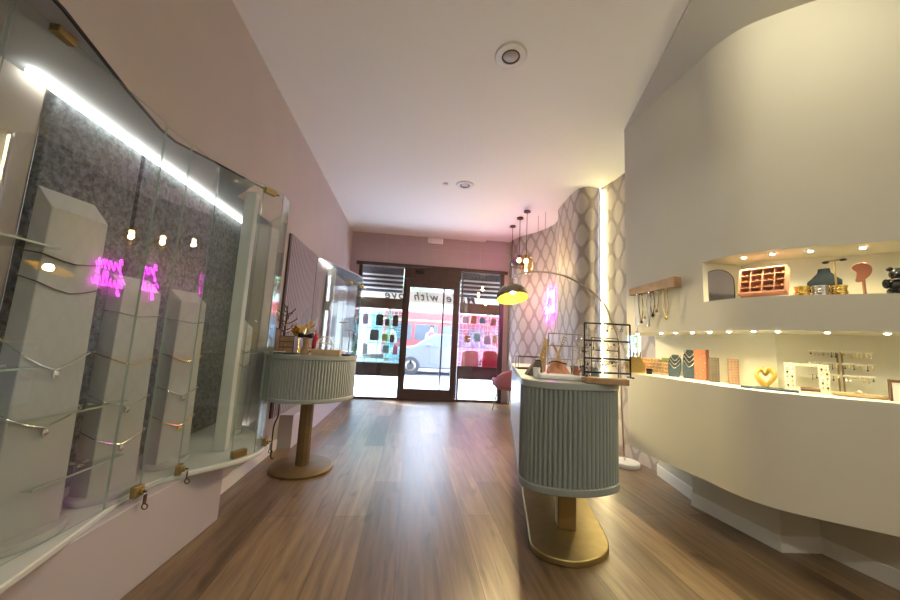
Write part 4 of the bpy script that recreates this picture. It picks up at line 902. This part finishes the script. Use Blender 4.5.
# ------------------------------------------------------------------ LED spots in the niches
def at_ratio(P, r):
    for i in range(len(P) - 1):
        a, c = V(P[i]), V(P[i + 1]); f0 = a.x - r * a.y; f1 = c.x - r * c.y
        if f0 <= 0 <= f1 or f1 <= 0 <= f0: return a.lerp(c, f0 / (f0 - f1))
NB = offset(CF, .07)
ords = ['first', 'second', 'third', 'fourth', 'fifth', 'sixth', 'seventh', 'eighth', 'ninth', 'tenth', 'eleventh']
def spots(rs, z, where, power, P):
    for i, r in enumerate(rs):
        p = at_ratio(P, r)
        t = thing('niche_spotlight', '%s small LED spot from the street end %s' % (ords[i], where), 'spotlight', (p.x, p.y, z), 'LED spots in the curved wall niches')
        B().lathe([(.011, 0), (.013, -.003), (.011, -.005)], n=14).build('ring', 'white_plastic', t, local=True); B().lathe([(.0105, -.001), (.009, -.007), (1e-6, -.009)], n=14).build('lens', 'spot_glow', t, local=True)
        dn = -p.normalized(); lamp('niche_glow', 'SPOT', (p.x, p.y, z - .02), power, (1., .86, .46), .012, to=(p.x + dn.x * .15, p.y + dn.y * .15, z - 1.), angle=150, blend=.9)
spots((.71, .79, .84, .90, .96, 1.03, 1.12, 1.21, 1.40, 1.64), ZL, 'under the lower ledge', 2.0, NB)
spots((1.10, 1.21, 1.36, 1.575), ZT, 'in the upper niche', 2.0, offset(CF, .09))

# ------------------------------------------------------------------ jewellery on the curved wall
rk = thing('wall_rack', 'wooden necklace bar fixed on the curved wall', 'wall rack', (1.72, 2.23, 1.51))
b = B(); b.add([(1.738, 2.49, 1.485), (1.70, 2.49, 1.485), (1.70, 2.02, 1.485), (1.752, 2.02, 1.485), (1.738, 2.49, 1.54), (1.70, 2.49, 1.54), (1.70, 2.02, 1.555), (1.752, 2.02, 1.555)], [(3, 2, 1, 0), (4, 5, 6, 7), (0, 1, 5, 4), (1, 2, 6, 5), (2, 3, 7, 6), (3, 0, 4, 7)]); b.build('board', 'wood', rk, .004)
for i, y in enumerate((2.40, 2.35, 2.31, 2.27, 2.23, 2.19, 2.10)): B().tube([(1.71, y, 1.485), (1.70, y, 1.475), (1.693, y, 1.48)], .0025, 6).build('hook', 'brass', rk)
for i, (y, l, m, lab) in enumerate(((2.40, .27, 'silver', 'long silver necklace at the street end of the wooden bar'), (2.35, .20, 'bronze', 'brown beaded necklace second along the wooden bar'), (2.31, .17, 'gold', 'gold necklace third along the wooden bar'), (2.27, .23, 'silver', 'pale chain necklace in the middle of the wooden bar'), (2.23, .16, 'bronze', 'short brown necklace past the middle of the wooden bar'), (2.19, .13, 'wood', 'short tan necklace next to the gap on the wooden bar'), (2.10, .19, 'gold', 'single fine gold necklace hanging apart on the wooden bar'))):
    t = thing('necklace', lab, 'necklace', (1.695, y, 1.478), 'necklaces on the wooden wall bar'); b = B(); w = .018
    b.tube(smoothline([(1.695, y, 1.481), (1.697, y + w, 1.46), (1.70, y + w * 1.1, 1.478 - l * .6), (1.70, y, 1.478 - l), (1.70, y - w * 1.1, 1.478 - l * .6), (1.697, y - w, 1.46)], 5, True), .0028, 6, closed=True).build('chain', m, t); B().ball((1.70, y, 1.47 - l), .010, 10, sz=1.3).build('pendant', m, t)
def P2(r, back, P=CF):
    p = at_ratio(P, r); d = p.normalized(); return p + d * back
# upper niche
zu = ZN + .0005
p = P2(1.0, .12); an = atan2(1, -1)
def loc_thing(name, label, cat, r, back, z, yaw=None, group=None):
    p = P2(r, back); return thing(name, label, cat, (p.x, p.y, z), group, (atan2(p.y, p.x) - pi / 2) if yaw is None else yaw)
t = loc_thing('arched_mirror', 'small arched mirror standing at the street end of the upper niche', 'mirror', .995, .10, zu, radians(-50))
A = [(-.082, 0), (.082, 0)] + [(.082 * cos(a), .118 + .082 * sin(a)) for a in [pi * i / 16 for i in range(17)]]
def slab(P, y0, y1, mi=0):
    b = B(); n = len(P); b.add([(x, y0, z) for x, z in P] + [(x, y1, z) for x, z in P], [list(range(n)), list(range(n, 2 * n))[::-1]] + [(i, n + i, n + (i + 1) % n, (i + 1) % n) for i in range(n)], mi); return b
slab(A, -.004, .012).build('frame', 'black_metal', t, local=True); slab([(x * .955, z * .965 + .003) for x, z in A], -.0065, -.004).build('mirror_glass', 'mirror', t, local=True, smooth=False)
t = loc_thing('jewellery_box', 'open rose pink jewellery box of small compartments in the upper niche', 'jewellery box', 1.165, .10, zu, radians(-64))
M = Matrix.Rotation(radians(-20), 3, 'X'); tr = lambda v: tuple(M @ V(v) + V((0, .0, .015)))
b = B(); w_, h_, d_ = .20, .155, .045
def tbox(b, lo, hi, mi=0):
    k = len(b.v); b.box(lo, hi, mi)
    for i in range(k, len(b.v)): b.v[i] = V(tr(b.v[i]))
tbox(b, (-w_ / 2, 0, 0), (w_ / 2, .006, h_)); tbox(b, (-w_ / 2, -d_, 0), (w_ / 2, 0, .007)); tbox(b, (-w_ / 2, -d_, h_ - .007), (w_ / 2, 0, h_)); tbox(b, (-w_ / 2, -d_, 0), (-w_ / 2 + .007, 0, h_)); tbox(b, (w_ / 2 - .007, -d_, 0), (w_ / 2, 0, h_)); b.build('case', 'rose_box', t, local=True, smooth=False)
b = B()
for i in range(1, 4): tbox(b, (-w_ / 2 + w_ * i / 4 - .002, -d_ * .8, .007), (-w_ / 2 + w_ * i / 4 + .002, 0, h_ - .007))
for i in range(1, 4): tbox(b, (-w_ / 2 + .007, -d_ * .8, h_ * i / 4 - .002), (w_ / 2 - .007, 0, h_ * i / 4 + .002))
b.build('dividers', 'rose_inner', t, local=True, smooth=False)
b = B()
for i in range(4):
    for j in range(4):
        k0 = len(b.v); b.ball((-w_ / 2 + w_ * (i + .5) / 4, -.012, h_ * (j + .5) / 4), .010, 8, (i + j) % 2)
        for q in range(k0, len(b.v)): b.v[q] = V(tr(b.v[q]))
b.build('trinkets', ['gold', 'silver'], t, local=True)
def cuff(r, back, m, rad, lab, z=zu, group=None):
    t = loc_thing('cuff_bracelet', lab, 'bracelet', r, back, z, None, group); b = B()
    for i in range(5): b.tube([((rad + .002 * sin(i * 2)) * cos(a), (rad + .002 * sin(i * 2)) * sin(a) * .8, .006 + i * .010) for a in [2 * pi * k / 24 for k in range(24)]], .0058, 6, closed=True)
    b.build('bangles', m, t, local=True); B().ball((0, -rad * .8 - .006, .026), .012, 10).build('stone', m, t, local=True)
cuff(1.315, .06, 'gold', .024, 'gold bangles beside the rose jewellery box'); cuff(1.385, .055, 'silver', .027, 'silver bangles in front of the dark blue bust'); cuff(1.46, .06, 'gold', .025, 'gold bangles under the slim T-shaped stand')
def bust(t, h, w, m='blue_felt', lean=.0):
    b = B(); n = 14; rows = []
    S = [(0, .34, .20), (.12, .36, .22), (.30, .42, .24), (.52, .50, .22), (.68, .50, .17), (.78, .38, .13), (.86, .20, .11), (1., .17, .10)]
    for f, a, d in S:
        for k in range(n): w_ = 2 * pi * k / n; b.v.append(V((a * w * cos(w_) * (1 - .0), d * w * sin(w_) + lean * f * h, f * h - (.10 * h * abs(cos(w_)) ** 2 if .5 < f < .8 else 0))))
    for i in range(len(S) - 1):
        for k in range(n): b.f.append([i * n + k, i * n + (k + 1) % n, (i + 1) * n + (k + 1) % n, (i + 1) * n + k]); b.m.append(0)
    b.f.append(list(range(n))[::-1]); b.f.append([(len(S) - 1) * n + k for k in range(n)]); b.m += [0, 0]
    b.build('bust', m, t, local=True, angle=70)
t = loc_thing('necklace_bust', 'dark blue necklace bust between the bangles in the upper niche', 'display bust', 1.40, .16, zu, radians(-70)); bust(t, .16, .13, 'navy_felt', lean=.15)
t = loc_thing('earring_stand', 'slim T-shaped stand with black-tipped arms above the gold bangles', 'stand', 1.452, .108, zu); B().tube([(0, 0, 0), (0, 0, .19)], .0035, 8).build('pole', 'brass', t, local=True); B().tube([(-.03, 0, .186), (.03, 0, .19)], .003, 8).build('arm', 'brass', t, local=True); B().lathe([(.02, 0), (.02, .004), (.004, .007)], n=18).build('base', 'brass', t, local=True)
for s in (-1, 1): B().ball((s * .03, 0, .184 + .003 * s), .011, 10, sx=1.3, sz=.6).build('earring', 'black_gloss', t, local=True)
t = loc_thing('face_stand', 'terracotta silhouette stand shaped like a bean head in the upper niche', 'stand', 1.565, .08, zu); t.scale = (.74,) * 3; b = slab([(p.x, p.z) for p in smoothline([(-.035, 0, .10), (-.012, 0, .095), (.012, 0, .115), (.034, 0, .145), (.04, 0, .18), (.026, 0, .21), (0, 0, .222), (-.03, 0, .215), (-.047, 0, .195), (-.04, 0, .175), (-.028, 0, .16), (-.03, 0, .13)], 4, True)], -.008, .008); b.build('head_plate', 'terracotta', t, .003, local=True); B().cyl((0, 0, .008), (0, 0, .12), .008, n=12).build('stem', 'terracotta', t, local=True); B().lathe([(.045, 0), (.045, .006), (.03, .010)], n=24, sx=1, sy=.7).build('base', 'terracotta', t, local=True)
t = loc_thing('bear_figurine', 'glossy black teddy bear figurine at the end of the upper niche', 'figurine', 1.715, .08, zu); t.scale = (.74,) * 3
b = B(); b.ball((0, 0, .055), .046, 16, sz=1.15); b.ball((0, -.005, .135), .042, 16); b.ball((0, -.04, .128), .018, 10); b.build('body', 'black_gloss', t, local=True)
for s in (-1, 1):
    B().ball((s * .034, 0, .172), .016, 10).build('ear', 'black_gloss', t, local=True); B().ball((s * .052, -.02, .075), .019, 10, sz=1.7).build('arm', 'black_gloss', t, local=True); B().ball((s * .035, -.045, .022), .021, 10, sy=1.5).build('leg', 'black_gloss', t, local=True)
B().tube([(.041 * cos(a), .041 * sin(a), .10) for a in [2 * pi * k / 16 for k in range(16)]], .007, 6, closed=True).build('collar', 'silver', t, local=True)
# lower niche
zs = ZS + .0005
def th(name, label, cat, x, y, yaw=0, group=None): return thing(name, label, cat, (x, y, zs), group, radians(yaw))
t = th('jewellery_pot', 'gold house-shaped jewellery pot at the open end of the shelf', 'pot', 1.80, 2.575, -35); t.scale = (1.3,) * 3
b = slab([(-.05, 0), (.05, 0), (.055, .055), (.03, .10), (-.025, .10), (-.055, .055)], -.03, .03); b.build('body', 'gold', t, .004, local=True)
for i in range(4): B().cyl((-.025 + .018 * i, 0, .095), (-.028 + .02 * i, 0, .125 + .006 * (i % 2)), .005, .003, 8).build('spike', 'wood_dark', t, local=True)
t = th('ring_box', 'small black ring box beside the gold pot', 'box', 1.865, 2.50, -30); B().box((-.018, -.018, 0), (.018, .018, .028)).build('body', 'black_gloss', t, .003, local=True); B().box((-.019, -.019, .0285), (.019, .019, .042)).build('lid', 'black_gloss', t, .003, local=True)
for i, (x, y, lab, m) in enumerate(((1.91, 2.615, 'tilted peach tray of rings nearest the gold pot', 'peach'), (1.94, 2.515, 'tilted tray of rings in the middle of three', 'wood_pale'), (1.965, 2.415, 'tilted green-backed tray of rings beside the blue busts', 'wood_pale'))):
    t = th('ring_tray', lab, 'ring tray', x, y, -62, 'tilted ring trays on the shelf'); M = Matrix.Rotation(radians(-22), 3, 'X')
    B().box((-.05, -.006, .0), (.05, .006, .125), 0, M=M).build('board', m, t, .002, local=True); b = B()
    for u in range(4):
        for v in range(4):
            q = M @ V((-.036 + .024 * u, -.010, -.042 + .028 * v)) + V((0, 0, .0625)); b.tube([q + V((.008 * cos(a), 0, .008 * sin(a))) for a in [k * pi / 4 for k in range(8)]], .003, 5, u % 2, closed=True)
    b.build('rings', ['terracotta', 'gold'], t, local=True)
    if i == 2: B().box((-.055, .012, .10), (.055, .018, .132), 0, M=M).build('back_edge', 'leaf_green', t, local=True)
for i, (x, y, h, lab) in enumerate(((1.945, 2.335, .16, 'blue curved necklace bust with sparkling chains on the shelf'), (1.985, 2.245, .20, 'taller blue necklace bust beside the terracotta stand'))):
    t = th('necklace_bust', lab, 'display bust', x, y, -52); b = B(); n = 10; rows = 12
    for k in range(rows + 1):
        f = k / rows; yy = -.02 + .055 * sin(f * 1.5); zz = h * f; w = .034 + .010 * sin(f * pi) - (.012 if f > .85 else 0)
        b.v += [V((-w, yy - .010, zz)), V((w, yy - .010, zz)), V((w * .8, yy + .022 - .01 * f, zz)), V((-w * .8, yy + .022 - .01 * f, zz))]
    for k in range(rows):
        for j in range(4): b.f.append([k * 4 + j, k * 4 + (j + 1) % 4, k * 4 + 4 + (j + 1) % 4, k * 4 + 4 + j]); b.m.append(0)
    b.f += [[3, 2, 1, 0], [rows * 4 + j for j in range(4)]]; b.m += [0, 0]; b.build('bust', 'blue_felt', t, .004, local=True, angle=60)
    for k in range(3):
        f = .85 - .17 * k; q = [(-.034, -.030 + .055 * sin((f + .1) * 1.5) , h * (f + .1)), (0, -.037 + .055 * sin(f * 1.3), h * (f - .12)), (.034, -.030 + .055 * sin((f + .1) * 1.5), h * (f + .1))]
        c_ = thing('necklace', ('upper', 'middle', 'lower')[k] + (' silver chain on the shorter blue bust' if i == 0 else ' silver chain on the taller blue bust'), 'necklace', (x, y, zs), 'chains on the blue busts', radians(-52)); B().tube(smoothline(q, 6), .0035, 6).build('chain', 'silver', c_, local=True)
t = th('display_block', 'tall terracotta display block beside the blue busts', 'block', 1.985, 2.14, -62); B().box((-.036, -.03, 0), (.036, .03, .205)).build('body', 'terracotta', t, .003, local=True); b = B()
for k in range(7): b.ball((random.uniform(-.03, .03), -.031, .02 + .024 * k), .004, 6)
b.build('studs', 'silver', t, local=True)
for i, (x, y, m, lab) in enumerate(((1.97, 2.03, 'wood_grey', 'grey-brown upright stud board on the shelf'), (1.98, 1.905, 'wood_tan', 'tan upright stud board near the gold heart'))):
    t = th('stud_board', lab, 'stud board', x, y, -46, 'upright stud boards'); M = Matrix.Rotation(radians(-10), 3, 'X') ; b = B().box((-.027, -.005, 0), (.027, .005, .155), 0, M=M); b.build('board', m, t, .002, local=True); b = B()
    for u in range(3):
        for v in range(9): q = M @ V((-.016 + .016 * u, -.007, -.066 + .0165 * v)) + V((0, 0, .0775)); b.ball(q, .0028, 6)
    b.build('studs', 'rose_box' if i else 'brass', t, local=True)
t = th('flat_tray', 'flat dark blue felt tray along the shelf edge', 'tray', 1.945, 1.675, -47); B().box((-.115, -.035, 0), (.115, .035, .010)).build('board', 'blue_felt', t, .003, local=True); b = B(); b.tube(smoothline([(-.05, -.01, .013), (-.01, .012, .013), (.03, -.008, .013), (.06, .01, .013)], 5), .0025, 6).build('chain', 'silver', t, local=True)
t = th('heart_ornament', 'shiny gold heart sculpture on the shelf', 'ornament', 2.035, 1.765, -48); t.scale = (.82, .9, 1.12); H = [(.0 + .047 * (16 * sin(a) ** 3) / 16, .055 + .05 * (13 * cos(a) - 5 * cos(2 * a) - 2 * cos(3 * a) - cos(4 * a)) / 16) for a in [2 * pi * k / 40 for k in range(40)]]
B().tube([(x, .008 * sin(5 * i / 40 * pi), z) for i, (x, z) in enumerate(H)], [.015 + .003 * sin(i / 40 * 2 * pi * 2) for i in range(40)], 10, closed=True).build('heart', 'heart_gold', t, local=True)
B().lathe([(.03, 0), (.03, .006), (.008, .010)], n=20).build('base', 'gold', t, local=True)
t = th('earring_display', 'cream square earring frame with pierced edges on the shelf', 'earring frame', 2.13, 1.63, -46); b = B(); w = .085; h = .15
b.box((-w, -.006, .008), (-w + .042, .006, h)); b.box((w - .042, -.006, .008), (w, .006, h)); b.box((-w + .042, -.006, h - .016), (w - .042, .006, h)); b.box((-w + .042, -.006, .008), (w - .042, .006, .022)); b.build('frame', 'cream', t, .002, local=True); B().box((-w - .004, -.02, 0), (w + .004, .02, .008)).build('foot', 'cream', t, .002, local=True)
for u, sx in enumerate((-.074, -.056, .056, .074)):
    for v in range(5): q = V((2.13, 1.63, zs)) + Matrix.Rotation(radians(-46), 3, 'Z') @ V((sx, -.008, .03 + .024 * v)); b = B(); b.ball(q, .005, 8); b.tube([q, q - V((0, 0, .012))], .0012, 4); tag(b.build('stud_earring', ('bronze', 'silver', 'gold')[(u + v) % 3]), 'tiny stud earring pinned on the cream square frame', 'earring', 'earrings on the cream frame')
t = th('bracelet_roll', 'small brown bracelet roll at the foot of the cream frame', 'bracelet', 2.115, 1.60, -46); b = B().cyl((-.035, 0, .020), (.035, 0, .020), .0115, n=14); t.location = (2.075, 1.575, zs); b.build('roll', 'wood_dark', t, local=True); B().box((-.03, -.012, 0), (.03, .012, .010)).build('stand', 'cream', t, .002, local=True)
for i, (x, y, lab) in enumerate(((2.235, 1.625, 'three-tier white earring rail nearer the cream frame'), (2.315, 1.535, 'three-tier white earring rail above the oval wooden tray'))):
    t = th('earring_rail', lab, 'earring rail', x, y, -47, 'white three-tier earring rails'); B().box((-.055, -.02, 0), (.055, .02, .006)).build('base', 'cream', t, .002, local=True); B().cyl((.052 if i == 0 else -.052, .005, .006), (.052 if i == 0 else -.052, .005, .225), .004, n=8).build('upright', 'brass', t, local=True)
    for z in (.09, .152, .214):
        B().box((-.055, -.004, z), (.055, .006, z + .012)).build('rail', 'cream', t, .002, local=True)
        for k in range(7):
            q = V((x, y, zs)) + Matrix.Rotation(radians(-47), 3, 'Z') @ V((-.046 + .0153 * k, -.008, z + .004)); l = random.uniform(.008, .026); b = B(); b.tube([q, q - V((0, 0, l))], .0014, 4); b.ball(q - V((0, 0, l)), .0045, 6)
            tag(b.build('earring', random.choice(('gold', 'silver', 'bronze'))), 'tiny earring on the rail %s' % ('nearer the cream frame' if i == 0 else 'above the oval wooden tray'), 'earring', 'earrings on the rail %s' % ('nearer the cream frame' if i == 0 else 'above the oval tray'))
t = th('oval_tray', 'pale oval wooden tray on the shelf under the earring rail', 'tray', 2.22, 1.475, -46); B().lathe([(.085, 0), (.097, .006), (.097, .018), (.08, .015), (.001, .014)], n=28, sx=1.0, sy=.42).build('board', 'wood_pale', t, local=True); B().ball((0, 0, .024), .010, 10).build('pearl', 'cream', t, local=True); B().tube([(.014 * cos(a), .014 * sin(a) * .6, .019) for a in [k * pi / 5 for k in range(10)]], .003, 5, closed=True).build('ring', 'silver', t, local=True)
t = th('card_holder', 'white card in a dark holder at the near end of the shelf', 'card holder', 2.275, 1.345, -50); B().box((-.04, -.004, 0), (.04, .004, .085)).build('card', 'white_plastic', t, .001, local=True); b = B(); b.box((-.048, -.006, 0), (-.04, .03, .10)); b.box((.04, -.006, 0), (.048, .03, .10)); b.box((-.04, -.006, .086), (.04, .03, .10)); b.build('holder', 'wood_dark', t, .002, local=True)

# ------------------------------------------------------------------ daylight, camera
sun = bpy.data.lights.new('sun', 'SUN'); sun.energy = 10; sun.angle = radians(1); sun.color = (1, .97, .92)
so = bpy.data.objects.new('sun', sun); COL.objects.link(so); so.rotation_euler = V((.60, -.38, -.80)).to_track_quat('-Z', 'Y').to_euler()
w = bpy.data.worlds.new('sky'); SC.world = w; w.use_nodes = True; ns = w.node_tree.nodes; ln = w.node_tree.links; ns.clear()
o = ns.new('ShaderNodeOutputWorld'); bg = ns.new('ShaderNodeBackground'); ln.new(bg.outputs[0], o.inputs[0])
tc = ns.new('ShaderNodeTexCoord'); sx = ns.new('ShaderNodeSeparateXYZ'); ln.new(tc.outputs['Generated'], sx.inputs[0])
r = ns.new('ShaderNodeValToRGB'); r.color_ramp.elements[0].position = 0; r.color_ramp.elements[0].color = (.85, .92, 1, 1); r.color_ramp.elements[1].position = .8; r.color_ramp.elements[1].color = (.42, .62, 1, 1)
ln.new(sx.outputs[2], r.inputs[0]); ln.new(r.outputs[0], bg.inputs[0]); bg.inputs[1].default_value = 8.5

F_PX = 340.
cd = bpy.data.cameras.new('camera'); cam = bpy.data.objects.new('camera', cd); COL.objects.link(cam); SC.camera = cam
cd.sensor_fit = 'HORIZONTAL'; cd.sensor_width = 36; cd.lens = 36 * F_PX / 900; cd.clip_start = .02; cd.clip_end = 200
yd = V(((410 - 450) / F_PX, (300 - 340) / F_PX, 1)).normalized(); tt = math.tan(radians(2.9)); dd = -yd.z * F_PX / (yd.x * tt + yd.y)
zd = V((tt * dd, dd, F_PX)).normalized(); xd = -yd.cross(zd)
R = Matrix(((xd.x, xd.y, -xd.z), (yd.x, yd.y, -yd.z), (zd.x, zd.y, -zd.z)))
cam.matrix_world = Matrix.Translation((0, 0, 1.05)) @ R.to_4x4()
SC.view_settings.view_transform = 'Standard'; SC.view_settings.look = 'None'; SC.view_settings.gamma = 1; SC.view_settings.exposure = 1.12
SC.cycles.transparent_max_bounces = 40; SC.cycles.max_bounces = 10; SC.cycles.diffuse_bounces = 5; SC.cycles.sample_clamp_indirect = 6
SC.cycles.caustics_reflective = False
